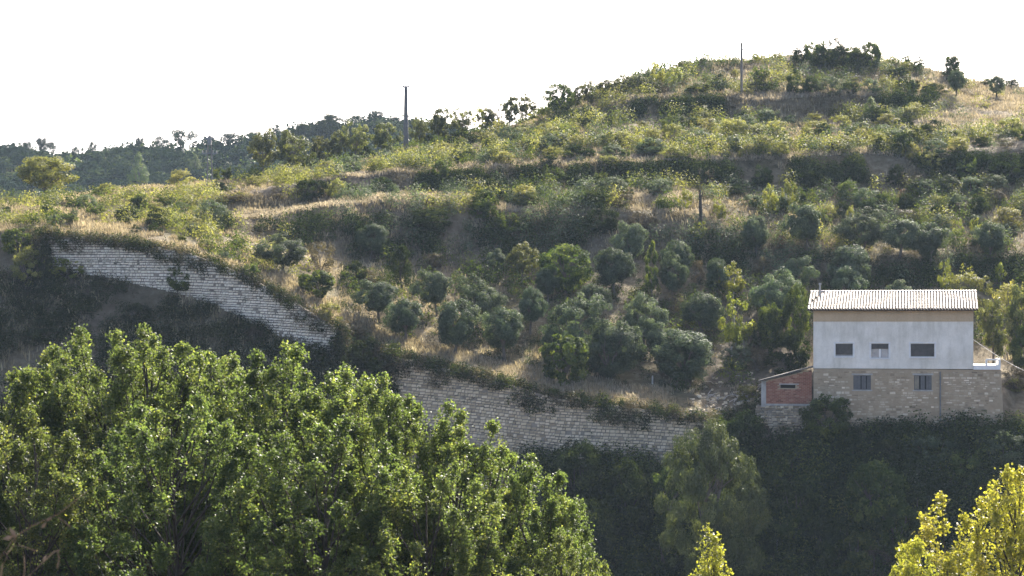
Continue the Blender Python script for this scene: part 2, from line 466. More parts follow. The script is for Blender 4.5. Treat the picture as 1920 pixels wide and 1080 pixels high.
NAMES = [r[0] for r in rows]
GY, GZ, GL = [], [], []
for k in range(len(rows) - 1):
    n = rows[k][3]
    for s in range(n):
        f = s / n
        GY.append(rows[k][1] * (1 - f) + rows[k + 1][1] * f)
        GZ.append(rows[k][2] * (1 - f) + rows[k + 1][2] * f)
        GL.append(k + f)
GY.append(rows[-1][1]); GZ.append(rows[-1][2]); GL.append(len(rows) - 1.0)
GY, GZ, GL = np.array(GY), np.array(GZ), np.array(GL)
iW = NAMES.index('wbase')
# round the terrace edges a little, then roughen
for _ in range(2):
    sY, sZ = GY.copy(), GZ.copy()
    sY[1:-1] = 0.25 * GY[:-2] + 0.5 * GY[1:-1] + 0.25 * GY[2:]
    sZ[1:-1] = 0.25 * GZ[:-2] + 0.5 * GZ[1:-1] + 0.25 * GZ[2:]
    keep = ((GL > iW - 0.2) & (GL < iW + 1.2)) | (GL < 4)
    GY = np.where(keep[:, None], GY, sY)
    GZ = np.where(keep[:, None], GZ, sZ)
GX = U[None, :] * np.maximum(GY, 90)
amp = np.clip(np.abs(GL - (iW + 0.5)) - 0.5, 0, 1)[:, None] * np.where(hz[None, :] & (np.abs(GL - iW) < 2.4)[:, None], 0.15, 1.0)
GZ = GZ + amp * (0.55 * fbm(GX / 5.0, GY / 5.0, 1, 4) + 0.22 * fbm(GX / 1.2, GY / 1.2, 9, 2))
nr, nc = GY.shape
tb = MB()
ii = np.arange(nr - 1)[:, None] * nc + np.arange(nc - 1)[None]
tb.add(np.stack([GX, GY, GZ], -1).reshape(-1, 3), np.stack([ii, ii + 1, ii + nc + 1, ii + nc], -1).reshape(-1, 4))
tag(tb.build("terrain", M['ground'], smooth=True), "terraced dry hillside rising from the valley to the skyline", "hillside", kind="structure")

GPY = HOR - FPX * GZ / np.maximum(GY, 1)
r0 = int(np.argmax(GL >= NAMES.index('foot') - 0.5))

def ground(px, py, lo=None, hi=None):
    """First ground met by the view through a picture point: x, Y, z and the row number along the slope."""
    lo = r0 if lo is None else int(np.argmax(GL >= lo))
    hi = nr if hi is None else int(np.argmax(GL >= hi)) + 1
    px = np.atleast_1d(np.asarray(px, float)); py = np.atleast_1d(np.asarray(py, float))
    out = np.zeros((len(px), 4))
    ci = np.clip(np.round((px - PX[0]) / 6.0).astype(int), 0, nc - 1)
    for n in range(len(px)):
        colp = GPY[lo:hi, ci[n]]
        hit = colp <= py[n]
        k = int(np.argmax(hit)) if hit.any() else int(np.argmin(colp))
        if k == 0: k = 1
        d = colp[k - 1] - colp[k]
        f = np.clip((colp[k - 1] - py[n]) / d, 0, 1) if abs(d) > 1e-6 else 1.0
        r = lo + k
        Y = GY[r - 1, ci[n]] * (1 - f) + GY[r, ci[n]] * f
        z = GZ[r - 1, ci[n]] * (1 - f) + GZ[r, ci[n]] * f
        out[n] = ((px[n] - 960) / FPX * Y, Y, z, GL[r - 1] * (1 - f) + GL[r] * f)
    return out

def on_row(px, row):
    """Ground at fractional row numbers, per picture column."""
    ci = np.clip(np.round((np.asarray(px) - PX[0]) / 6.0).astype(int), 0, nc - 1)
    r = np.interp(row, GL, np.arange(nr))
    a = np.floor(r).astype(int); f = r - a; b = np.minimum(a + 1, nr - 1)
    Y = GY[a, ci] * (1 - f) + GY[b, ci] * f
    z = GZ[a, ci] * (1 - f) + GZ[b, ci] * f
    return np.stack([(np.asarray(px) - 960) / FPX * Y, Y, z], -1)

# ---------------------------------------------------------------- stone walls built of single blocks
def block_wall(name, px0, px1, course, length, mat, seed, label, follow, miss=0.015):
    rg = np.random.default_rng(seed)
    p = np.arange(px0, px1 + 1, 4.0)
    Yf = np.interp(p, PX, WY)
    X = (p - 960) / FPX * Yf
    zt = zpy(np.interp(p, PX, wt_py), Yf) + 0.1
    zb = zpy(np.interp(p, PX, wb_py), Yf) - 0.5
    s = np.concatenate([[0], np.cumsum(np.hypot(np.diff(X), np.diff(Yf)))])
    nx, ny = np.gradient(Yf, s), -np.gradient(X, s)      # towards the camera
    mean_slope = (zt - zt[0]) * follow                   # how far the courses follow the falling top
    mb = MB()
    # backing of earth and small stone
    K = len(p)
    A = np.stack([X + nx * -0.02, Yf + ny * -0.02], -1)
    Bk = np.stack([X - nx * 0.5, Yf - ny * 0.5], -1)
    V = np.concatenate([np.c_[A, zb], np.c_[A, zt - 0.12], np.c_[Bk, zt - 0.12], np.c_[Bk, zb]])
    q = np.arange(K - 1)
    F = np.concatenate([np.stack([q + o, q + o + 1, q + o2 + 1, q + o2], -1) for o, o2 in ((0, K), (K, 2 * K), (2 * K, 3 * K))])
    mb.add(V, F, 1)
    h0 = (zb - mean_slope).min()
    Vs, Ts = [], []
    z = h0
    while z < (zt - mean_slope).max():
        h = course * rg.uniform(0.8, 1.25)
        a = -rg.uniform(0, length)
        while a < s[-1]:
            L = length * rg.uniform(0.55, 1.6)
            b = min(a + L, s[-1]); a0 = max(a, 0); a += L
            if b - a0 < 0.08: continue
            mid = 0.5 * (a0 + b)
            off = np.interp(mid, s, mean_slope)
            zz0, zz1 = z + off, z + h + off
            tt, bb = np.interp(mid, s, zt), np.interp(mid, s, zb)
            if zz0 < bb - 0.3 or zz1 > tt + rg.uniform(-0.3, 0.12): continue
            if rg.random() < miss: continue
            g = 0.014
            d = 0.04 + rg.uniform(-0.03, 0.04)
            x0, x1 = a0 + g, b - g
            z0, z1 = zz0 + g + rg.uniform(0, .026), zz1 - g - rg.uniform(0, .026)
            e = 0.022
            pts = []
            for (sv, zv) in ((x0, z0), (x1, z0), (x1, z1), (x0, z1)):
                pts.append((sv, zv, -0.08))
            for (sv, zv) in ((x0 + e, z0 + e), (x1 - e, z0 + e), (x1 - e, z1 - e), (x0 + e, z1 - e)):
                pts.append((sv + rg.uniform(-.03, .03), zv + rg.uniform(-.025, .025), d + rg.uniform(-.012, .012)))
            Vs.append(pts)
            Ts.append(np.clip(rg.normal(0.56, 0.3), 0, 1))
        z += h
    P = np.array(Vs)
    sx, sy = np.interp(P[..., 0], s, X), np.interp(P[..., 0], s, Yf)
    nnx, nny = np.interp(P[..., 0], s, nx), np.interp(P[..., 0], s, ny)
    W = np.stack([sx + nnx * P[..., 2], sy + nny * P[..., 2], P[..., 1]], -1)
    F1 = np.array([[4, 5, 6, 7], [0, 1, 5, 4], [1, 2, 6, 5], [2, 3, 7, 6], [3, 0, 4, 7]])
    F = (F1[None] + (np.arange(len(P)) * 8)[:, None, None]).reshape(-1, 4)
    mb.add(W.reshape(-1, 3), F, 0, np.repeat(Ts, 5))
    o = mb.build(name, [mat, M['joint']])
    return tag(o, label, "stone wall")

block_wall("retaining_wall", 82, 641, 0.20, 0.27, M['limestone'], 11, "pale grey limestone retaining wall descending from the upper left of the hillside", 0.12, 0.06)
block_wall("retaining_wall", 730, 1334, 0.215, 0.31, M['sandstone'], 12, "tan stone block retaining wall under the olive grove, beside the brick shed", 0.45, 0.03)

# ---------------------------------------------------------------- the house
house = empty("house", (HC[0], HC[1], HZ0), -HA)
tag(house, "two storey house of white stucco over rubble stone with a tiled roof", "house")

def holed_wall(mb, x0, x1, z0, z1, holes, thick, depth, mat=0, y0=0.0, ybot=None):
    xs = sorted({x0, x1, *[h[0] for h in holes], *[h[1] for h in holes]})
    zs = sorted({z0, z1, *[h[2] for h in holes], *[h[3] for h in holes]})
    inside = lambda x, z: any(h[0] < x < h[1] and h[2] < z < h[3] for h in holes)
    for a, b in zip(xs, xs[1:]):
        for e, f in zip(zs, zs[1:]):
            if not inside((a + b) / 2, (e + f) / 2):
                mb.add([(a, y0, e), (b, y0, e), (b, y0, f), (a, y0, f)], [[0, 1, 2, 3]], mat)
    for (a, b, e, f) in holes:
        d = y0 + depth
        mb.add([(a, y0, e), (b, y0, e), (b, y0, f), (a, y0, f), (a, d, e), (b, d, e), (b, d, f), (a, d, f)],
               [[0, 1, 5, 4], [1, 2, 6, 5], [2, 3, 7, 6], [3, 0, 4, 7], [4, 5, 6, 7]], mat)
    t = y0 + thick
    mb.add([(x0, y0, z0), (x0, y0, z1), (x0, t, z1), (x0, t, z0), (x1, y0, z0), (x1, y0, z1), (x1, t, z1), (x1, t, z0)],
           [[0, 3, 2, 1], [4, 5, 6, 7], [1, 2, 6, 5], [3, 7, 6, 2]], mat)
    return mb

xl, zt_w = hp(1525, 603)
xr, zb_w = hp(1825, 692)
_, z_eave = hp(1675, 582)
DEP = 8.6
up_rects = [(1565.5, 1600, 643.5, 669), (1632.5, 1667, 643.5, 672), (1706.5, 1753, 643.5, 670)]
up_holes = []
for (a, b, t, bt) in up_rects:
    x0, zt0 = hp(a, t); x1, zb0 = hp(b, bt)
    up_holes.append((x0, x1, zb0, zt0))
mb = holed_wall(MB(), xl, xr, zb_w, zt_w, up_holes, DEP, 0.22)
mb.build("upper_wall", M['stucco'], house)
box(MB(), xl - 0.004, xr + 0.004, -0.025, DEP, zt_w, z_eave + 0.28).build("frieze", M['ochre'], house)

def slat_panel(mb, x0, x1, y, z0, z1, pitch=0.055):
    n = max(3, int((z1 - z0) / pitch))
    zs = np.linspace(z0, z1, n + 1)
    for a, b in zip(zs, zs[1:]):
        m_ = a + (b - a) * 0.78
        mb.add([(x0, y - 0.018, a), (x1, y - 0.018, a), (x1, y - 0.012, m_), (x0, y - 0.012, m_), (x1, y + 0.004, b), (x0, y + 0.004, b)],
               [[0, 1, 2, 3], [3, 2, 4, 5]], 0, 0.5)
    return mb

def frame_ring(mb, x0, x1, z0, z1, w, ya, yb, mat=0):
    box(mb, x0, x1, ya, yb, z1 - w, z1, mat); box(mb, x0, x1, ya, yb, z0, z0 + w, mat)
    box(mb, x0, x0 + w, ya, yb, z0 + w, z1 - w, mat); box(mb, x1 - w, x1, ya, yb, z0 + w, z1 - w, mat)
    return mb

for k, (x0, x1, z0, z1) in enumerate(up_holes):
    frame = frame_ring(MB(), x0 + .003, x1 - .003, z0 + .003, z1 - .003, 0.045, 0.09, 0.2)
    win = frame.build("window", M['white'], house)
    f = 0.58 if k == 1 else (0.10 if k == 0 else 0.03)
    zs = z0 + 0.05 + (z1 - z0) * f
    slat_panel(MB(), x0 + 0.05, x1 - 0.05, 0.115, zs, z1 - 0.05).build("roller_shutter", M['shutter'], win)
    g = MB()
    box(g, x0 + 0.05, x1 - 0.05, 0.165, 0.175, z0 + 0.05, zs + 0.05)
    g.build("pane", M['glass'], win)
    if k == 1:
        xm = (x0 + x1) / 2
        box(MB(), xm - 0.065, xm + 0.065, 0.12, 0.163, z0 + 0.05, zs + 0.02).build("mullion", M['white'], win)
    sl = MB()
    box(sl, x0 - 0.06, x1 + 0.06, -0.07, 0.085, z0 - 0.07, z0 + 0.0)
    sl.build("sill", M['white'], win)
    tr = MB()   # raised plaster surround on three sides
    box(tr, x0 - 0.09, x0, -0.016, 0.0, z0, z1 + 0.09); box(tr, x1, x1 + 0.09, -0.016, 0.0, z0, z1 + 0.09); box(tr, x0, x1, -0.016, 0.0, z1, z1 + 0.09)
    tr.build("surround", M['white'], win)

# lower storey: mortared rubble, wider to the right, with real stones standing proud of the mortar
xr2t, _ = hp(1877, 692); xr2b, _ = hp(1884, 800)
xs_, _ = hp(1762, 692)
low_holes = []
for (a, b, t, bt) in ((1600, 1633, 703.5, 731), (1714, 1747, 703.5, 731.5)):
    x0, zt0 = hp(a, t); x1, zb0 = hp(b, bt)
    low_holes.append((x0, x1, zb0, zt0))
ZL = zb_w - 0.03
lw = holed_wall(MB(), xl + 0.01, xs_, -1.2, ZL, low_holes, DEP, 0.2, 0, y0=0.035)
lw.add([(xs_, 0.06, -1.2), (xr2b, 0.06, -1.2), (xr2t, 0.06, ZL - .02), (xs_, 0.06, ZL - .02), (xs_, 5, -1.2), (xr2b, 5, -1.2), (xr2t, 5, ZL - .02), (xs_, 5, ZL - .02)],
       [[0, 1, 2, 3], [1, 5, 6, 2], [3, 2, 6, 7]], 0)
rg = np.random.default_rng(5)
z = -1.2
while z < ZL - 0.1:
    h = rg.uniform(0.13, 0.24)
    a = xl + 0.03
    while a < xr2b - 0.1:
        L = rg.uniform(0.18, 0.5)
        b = a + L
        lim = xr2b + (xr2t - xr2b) * (z + 1.2) / (ZL + 1.2)
        ok = b < lim - 0.02 and z + h < ZL - 0.03 and not (a < xs_ < b)
        for (x0, x1, q0, q1) in low_holes:
            if b > x0 - 0.12 and a < x1 + 0.12 and z + h > q0 - 0.12 and z < q1 + 0.12: ok = False
        if ok and rg.random() < 0.8:
            y = (0.035 if b < xs_ else 0.06)
            d = y - rg.uniform(0.004, 0.035)
            e = 0.025
            j = lambda: rg.uniform(-0.015, 0.015)
            A = [(a + .02, y + .01, z + .02), (b - .02, y + .01, z + .02), (b - .02, y + .01, z + h - .02), (a + .02, y + .01, z + h - .02),
                 (a + e + .02 + j(), d, z + e + .02 + j()), (b - e - .02 + j(), d, z + e + .02 + j()), (b - e - .02 + j(), d, z + h - e - .02 + j()), (a + e + .02 + j(), d, z + h - e - .02 + j())]
            lw.add(A, [[4, 5, 6, 7], [0, 1, 5, 4], [1, 2, 6, 5], [2, 3, 7, 6], [3, 0, 4, 7]], 1, float(np.clip(rg.normal(0.5, 0.24), 0, 1)))
        a = b
    z += h
lw.build("lower_wall", [M['mortar'], M['houserubble']], house)
for k, (x0, x1, z0, z1) in enumerate(low_holes):
    win = frame_ring(MB(), x0 + .003, x1 - .003, z0 + .003, z1 - .003, 0.05, 0.07, 0.2).build("window", M['greyshutter'], house)
    w = x1 - x0 - 0.1
    parts = ((0, .40, 'greyshutter'), (.47, .73, 'greyshutter'), (.80, 1, 'greyshutter')) if k == 0 else ((0, .26, 'woodshutter'), (.36, .62, 'greyshutter'), (.70, 1, 'greyshutter'))
    for (fa, fb, mt) in parts:
        b_ = MB()
        xa, xb = x0 + .05 + w * fa, x0 + .05 + w * fb
        nb = 2
        for q in range(nb):
            box(b_, xa + (xb - xa) * q / nb + .004, xa + (xb - xa) * (q + 1) / nb - .004, 0.11, 0.14, z0 + 0.055, z1 - 0.055)
        b_.build("shutter", M[mt], win)
    box(MB(), x0 + 0.05, x1 - 0.05, 0.17, 0.18, z0 + 0.05, z1 - 0.05).build("pane", M['black'], win)  # no glass: dark sheet painted as the shade between the shutters
    box(MB(), x0 - 0.1, x1 + 0.1, 0.0, 0.1, z0 - 0.09, z0 - 0.005).build("sill", M['concrete'], win)
    box(MB(), x0 - 0.12, x1 + 0.12, 0.006, 0.1, z1 + 0.006, z1 + 0.13).build("lintel", M['concrete'], win)

# rain pipe down the joint of the two stone walls
dp = MB()
xp, zp0 = hp(1763, 697); _, zp1 = hp(1763, 790)
tube(dp, [(xp, -0.10, zp0), (xp, -0.10, (zp0 + zp1) / 2), (xp, -0.10, zp1)], 0.055, 8)
for f in (0.15, 0.5, 0.85):
    zz = zp0 + (zp1 - zp0) * f
    box(dp, xp - 0.08, xp + 0.08, -0.165, 0.05, zz - 0.02, zz + 0.02)
dp.build("rain_pipe", M['metal'], house)

# balcony on the stone wing
bx0, _ = hp(1825, 690); bx1, _ = hp(1876, 690)
_, bz0 = hp(1850, 692); _, bz1 = hp(1850, 684.5); _, bz2 = hp(1850, 673)
bal = box(MB(), bx0 + .01, bx1, -0.06, 4.6, ZL - 0.01, bz1).build("balcony", M['white'], house)
rl = MB()
box(rl, bx0 + .9, bx1 - .001, -0.05, 0.12, bz2 - 0.10, bz2)
rl.build("handrail", M['white'], bal)
for fx, w in ((0.48, 0.14), (0.96, 0.16), (0.83, 0.05)):
    xx = bx0 + (bx1 - bx0) * fx
    box(MB(), xx - w / 2, xx + w / 2, -0.04, 0.11, bz1 + .001, bz2 - 0.101).build("baluster", M['white'], bal)
box(MB(), bx1 - .15, bx1 - .002, 0.13, 4.5, bz1 + .001, bz2).build("side_parapet", M['white'], bal)

# tiled gable roof: real barrel tiles, overlapping row on row
exl, ez = hp(1513, 580.5, -0.55); exr, _ = hp(1835, 580.5, -0.55)
rd = 4.6
rxl, rz_ = hp(1519.5, 547, rd); rxr, _ = hp(1831, 547, rd)
rb = MB()
ncol, nrow = 58, 12
rg = np.random.default_rng(8)
def roof_pt(f, g, lift):
    x = (exl + (exr - exl) * f) * (1 - g) + (rxl + (rxr - rxl) * f) * g
    y = -0.55 + (rd + 0.55) * g
    zz = ez + (rz_ - ez) * g
    return np.stack([x, y + 0 * x, zz + lift + 0 * x], -1)
th = np.linspace(0.04, np.pi - 0.04, 7)
for cidx in range(ncol):
    for r in range(nrow):
        g0 = r / nrow - 0.01 + rg.uniform(-.004, .004); g1 = (r + 1) / nrow + 0.015
        jx = rg.uniform(-0.06, 0.06)
        w0, w1 = 0.33, 0.27
        fc = (cidx + 0.5 + jx * 0.4) / ncol
        if cidx < 5 and abs(r - (2 + cidx * 2.2)) < 0.9: continue       # slipped tiles near the pipe
        fa = fc + np.cos(th) * w0 / ncol; fb = fc + np.cos(th) * w1 / ncol
        A = roof_pt(fa, g0, np.sin(th) * 0.10 + 0.035 + rg.uniform(0, .012))
        B = roof_pt(fb, g1, np.sin(th) * 0.085 + 0.008)
        n_ = len(th); q = np.arange(n_ - 1)
        tn = float(np.clip(rg.normal(0.55, 0.34), 0, 1))
        rb.add(np.concatenate([A, B]), np.stack([q + 1, q, q + n_, q + n_ + 1], -1), 0, tn)
        if r == 0:
            A2 = roof_pt(fc + np.cos(th) * w0 * 0.8 / ncol, g0, np.sin(th) * 0.075 + 0.02)
            rb.add(np.concatenate([A, A2]), np.stack([q, q + 1, q + n_ + 1, q + n_], -1), 0, tn * 0.7)
back = [(rxl, rd, rz_), (rxr, rd, rz_), (rxr, DEP + .6, ez), (rxl, DEP + .6, ez)]
front = [(exl + .02, -0.52, ez - .0), (exr - .02, -0.52, ez - .0), (rxr, rd, rz_), (rxl, rd, rz_)]
lo_ = [(exl + .02, -0.52, ez - .09), (exr - .02, -0.52, ez - .09), (rxr, rd, rz_ - .09), (rxl, rd, rz_ - .09)]
rb.add(front, [[0, 1, 2, 3]], 1); rb.add(back, [[0, 1, 2, 3]], 0, 0.5)
rb.add(lo_, [[0, 3, 2, 1]], 1)
rb.add(front + lo_, [[0, 4, 5, 1], [0, 3, 7, 4], [1, 5, 6, 2]], 1)
rb.add([(p[0], p[1], p[2] - .09) for p in back], [[0, 3, 2, 1]], 1)
roof = rb.build("roof", [M['tile'], M['tilebed']], house)
rt = MB()
for k in range(40):
    f0, f1 = k / 40, (k + 1.06) / 40
    a = rxl + (rxr - rxl) * f0; b = rxl + (rxr - rxl) * f1
    ang = np.linspace(0, np.pi, 7)
    ra, rb_ = 0.13, 0.115
    A = np.stack([np.full(7, a), rd + np.cos(ang) * ra, rz_ + np.sin(ang) * ra * 0.8 + 0.0], -1)
    B = np.stack([np.full(7, b), rd + np.cos(ang) * rb_, rz_ + np.sin(ang) * rb_ * 0.8], -1)
    q = np.arange(6)
    rt.add(np.concatenate([A, B]), np.stack([q, q + 1, q + 8, q + 7], -1), 0, float(np.clip(rg.normal(.5, .2), 0, 1)))
rt.build("ridge_tiles", M['tile'], roof)
ch = MB()
cx, cz = hp(1537.5, 556, 3.0); _, cz1 = hp(1537.5, 533, 3.0)
tube(ch, [(cx, 3.0, cz - .3), (cx, 3.0, cz1)], 0.075, 6)
tube(ch, [(cx, 3.0, cz1 - .02), (cx, 3.0, cz1 + .1)], [0.13, 0.11], 6)
ch.build("chimney_pipe", M['concrete'], roof)

# cable from the house wall running down to the right, beyond the frame
cb = MB()
c0x, c0z = hp(1826, 637); c1x, c1z = hp(1960, 712)
P = []
for f in np.linspace(0, 1, 14):
    xx = c0x + (c1x - c0x) * f; zz = c0z + (c1z - c0z) * f - 0.25 * math.sin(math.pi * f)
    w = HC + HX * xx + HY * (1.0 - 2.0 * f)
    P.append((w[0], w[1], zz + HZ0))
tube(cb, P, 0.015, 6)
tag(cb.build("cable", M['cable']), "pale cable sloping down from the right edge of the white house wall", "cable")

# ---------------------------------------------------------------- brick shed on its ruined stone footing
shed = empty("brick_shed", (HC[0], HC[1], HZ0), -HA)
tag(shed, "low red brick shed with a sloping dark roof against the left side of the house", "shed")
sx0, sz0 = hp(1436, 757); sx1, _ = hp(1522, 757)
_, szl = hp(1436, 713); _, szr = hp(1522, 691)
SY = 0.25
top = lambda x: szl + (szr - szl) * (x - sx0) / (sx1 - sx0) - 0.06
ox0, oz1 = hp(1463, 721.5); ox1, oz0 = hp(1491, 728)
sw = MB()
sw.add([(sx0, SY + .02, sz0), (ox0, SY + .02, sz0), (ox0, SY + .02, top(ox0)), (sx0, SY + .02, top(sx0))], [[0, 1, 2, 3]], 1)
sw.add([(ox1, SY + .02, sz0), (sx1, SY + .02, sz0), (sx1, SY + .02, top(sx1)), (ox1, SY + .02, top(ox1))], [[0, 1, 2, 3]], 1)
sw.add([(ox0, SY + .02, sz0), (ox1, SY + .02, sz0), (ox1, SY + .02, oz0), (ox0, SY + .02, oz0)], [[0, 1, 2, 3]], 1)
sw.add([(ox0, SY + .02, oz1), (ox1, SY + .02, oz1), (ox1, SY + .02, top(ox1)), (ox0, SY + .02, top(ox0))], [[0, 1, 2, 3]], 1)
sw.add([(sx0, SY + .02, sz0), (sx0, SY + .02, top(sx0)), (sx0, SY + 4, top(sx0)), (sx0, SY + 4, sz0)], [[0, 3, 2, 1]], 1)
z = sz0
k = 0
while z < szr:
    a = sx0 - (0.14 if k % 2 else 0)
    while a < sx1:
        b = a + 0.29; aa, bb = max(a, sx0), min(b, sx1); a = b
        if bb - aa < .05 or z + .11 > top((aa + bb) / 2): continue
        if bb > ox0 - .02 and aa < ox1 + .02 and z + .11 > oz0 - .02 and z < oz1 + .02: continue
        d = rg.uniform(0, .012)
        pale = 0.8 if (z > oz1 and aa < sx0 + 2.2 and rg.random() < .6) else 0.0
        box(sw, aa + .008, bb - .008, SY - .002 - d, SY + .03, z + .006, z + .104, 0, float(np.clip(rg.normal(.42, .16) + pale * .5, 0, 1)))
    z += 0.11; k += 1
sw.build("wall", [M['brick'], M['mortar']], shed)
box(MB(), ox0 - .05, ox1 + .05, SY + .5, SY + .55, oz0 - .1, oz1 + .1).build("dark_backing", M['black'], shed)  # dark sheet behind the slot, its colour standing in for interior shade
box(MB(), ox0 - .1, ox1 + .25, SY - .03, SY + .1, oz1 + .004, oz1 + .09).build("lintel", M['concrete'], shed)
px0_, pz1_ = hp(1427, 716); px1_, pz0_ = hp(1436, 758)
box(MB(), px0_, px1_ - .003, SY - .06, SY + .3, pz0_ - .2, pz1_ + .05).build("post", M['concrete'], shed)
sr = MB()
ra, za = hp(1421, 713.5); rb2, zb2 = hp(1524.5, 686.5)
for q in range(2):
    o = 0.07 * q
sr.add([(ra, SY - .35, za), (rb2, SY - .35, zb2), (rb2, SY + 4.2, zb2), (ra, SY + 4.2, za),
        (ra, SY - .35, za - .1), (rb2, SY - .35, zb2 - .1), (rb2, SY + 4.2, zb2 - .1), (ra, SY + 4.2, za - .1)],
       [[0, 1, 2, 3], [4, 7, 6, 5], [0, 4, 5, 1], [3, 2, 6, 7], [0, 3, 7, 4], [1, 5, 6, 2]])
sr.build("roof", M['roofsheet'], shed)
bx_, bz_ = hp(1420, 757)
box(MB(), hp(1432, 757)[0], sx1 + .05, SY - .12, SY + .2, sz0 - .14, sz0 - .002).build("floor_slab", M['concrete'], shed)
# footing of pale rubble, its left side eaten away
ft = MB()
def left_edge(py):
    return np.interp(py, [757, 772, 788, 800, 815, 835, 860], [1417, 1415, 1422, 1443, 1449, 1458, 1475])
zz = sz0 - .15
py = 760.0
while py < 850:
    h = rg.uniform(0.14, 0.26)
    le, ztop = hp(left_edge(py), py)
    a = le
    re, _ = hp(1530, py)
    while a < re:
        L = rg.uniform(.16, .42)
        d = rg.uniform(0, .09)
        y = SY - 0.02
        j = lambda s=.05: rg.uniform(-s, s)
        e = .045
        x0, x1, z0, z1 = a + .01, a + L - .01, ztop - h + .01 + rg.uniform(-.03, .06), ztop - .01 - rg.uniform(-.03, .06)
        if rg.random() < .07: a += L; continue
        A = [(x0, y + .1, z0), (x1, y + .1, z0), (x1, y + .1, z1), (x0, y + .1, z1),
             (x0 + e + j(), y - d, z0 + e + j()), (x1 - e + j(), y - d, z0 + e + j()), (x1 - e + j(), y - d, z1 - e + j()), (x0 + e + j(), y - d, z1 - e + j())]
        ft.add(A, [[4, 5, 6, 7], [0, 1, 5, 4], [1, 2, 6, 5], [2, 3, 7, 6], [3, 0, 4, 7]], 0, float(np.clip(rg.normal(.55, .25), 0, 1)))
        a += L
    ft.add([(le + .06, SY + .06, ztop - h), (re, SY + .06, ztop - h), (re, SY + .06, ztop), (le + .06, SY + .06, ztop),
            (le + .06, SY + 2.5, ztop - h), (le + .06, SY + 2.5, ztop)], [[0, 1, 2, 3], [0, 3, 5, 4]], 1)
    py += h / 150 * FPX
ft.build("stone_footing", [M['houserubble'], M['joint']], shed)

# ---------------------------------------------------------------- poles, posts
def pole_at(px, py, lo=None):
    g = ground(px, py, lo, NAMES.index('crest'))[0]
    return g

g = pole_at(761, 292); Y = g[1]; H = (292 - 164) / FPX * Y
p = empty("utility_pole", g[:3])
tag(p, "stout tapering concrete utility pole standing on the hill left of centre", "pole", "utility poles on the hillside")
pm = MB()
w0, w1 = 5.2 / FPX * Y, 3.0 / FPX * Y
pm.add([(sx * w0, sy * w0 * .7, -.4) for sx, sy in ((-1, -1), (1, -1), (1, 1), (-1, 1))] + [(sx * w1, sy * w1 * .7, H) for sx, sy in ((-1, -1), (1, -1), (1, 1), (-1, 1))],
       [[0, 1, 5, 4], [1, 2, 6, 5], [2, 3, 7, 6], [3, 0, 4, 7], [4, 5, 6, 7]])
pm.build("pole", M['poleconc'], p)
box(MB(), -6.5 / FPX * Y, 6.5 / FPX * Y, -.12, .12, H + .001, H + .14).build("crossarm", M['metal'], p)
for s in (-1, 0, 1):
    i_ = MB(); tube(i_, [(s * .26, 0, H + .141), (s * .26, 0, H + .3)], [.05, .03], 6); i_.build("insulator", M['concrete'], p)

g = pole_at(1390.5, 180); Y = g[1]; H = (180 - 80) / FPX * Y
p = empty("utility_pole", g[:3])
tag(p, "slim timber utility pole on the upper terrace near the summit", "pole", "utility poles on the hillside")
pm = MB(); tube(pm, [(0, 0, -.4), (0, 0, H)], [.165, .115], 8); pm.build("pole", M['wood'], p)
tube(MB(), [(.0, -.2, H - .8), (.22, -.2, H - .8)], .06, 6).build("bracket", M['metal'], p)
for s in (0.06, 0.2):
    i_ = MB(); tube(i_, [(s, -.2, H - .75), (s, -.2, H - .48)], [.05, .035], 6); i_.build("insulator", M['concrete'], p)

g = pole_at(393, 350); Y = g[1]; H = (350 - 252) / FPX * Y
p = empty("utility_pole", g[:3])
tag(p, "thin twin leg utility pole with cluttered crossarms before the wooded ridge", "pole", "utility poles on the hillside")
for s in (-1, 1):
    tube(MB(), [(s * .26, 0, -.4), (s * .16, 0, H * .93)], [.075, .055], 8).build("leg", M['poleconc'], p)
cm = MB(); box(cm, -.75, .75, -.06, .06, H * .62, H * .65); box(cm, -.5, .5, -.06, .06, H * .9, H * .935); cm.build("crossarm", M['metal'], p)
tf = MB(); box(tf, -.16, .2, -.35, -.07, H * .80, H * .96); box(tf, -.05, .05, -.2, -.1, H * .96, H * 1.0); tf.build("transformer", M['metal'], p)
for s in (-.7, -.35, .35, .7):
    i_ = MB(); tube(i_, [(s, 0, H * .651), (s, 0, H * .651 + .25)], [.055, .035], 6); i_.build("insulator", M['concrete'], p)

g = pole_at(1313, 428, NAMES.index('L2')); Y = g[1]; H = (428 - 356) / FPX * Y
sn = MB()
tube(sn, [(0, 0, -.3), (.05, 0, H * .4), (.0, 0, H * .75), (-.02, 0, H)], [.19, .16, .14, .08], 8)
tube(sn, [(0, 0, H * .75), (.25, 0, H * .95), (.35, 0, H * 1.05)], [.06, .04, .02], 5)
o = sn.build("dead_trunk", M['darkbark']); o.location = g[:3]
tag(o, "dark bare trunk standing upright above the olive grove", "dead tree")

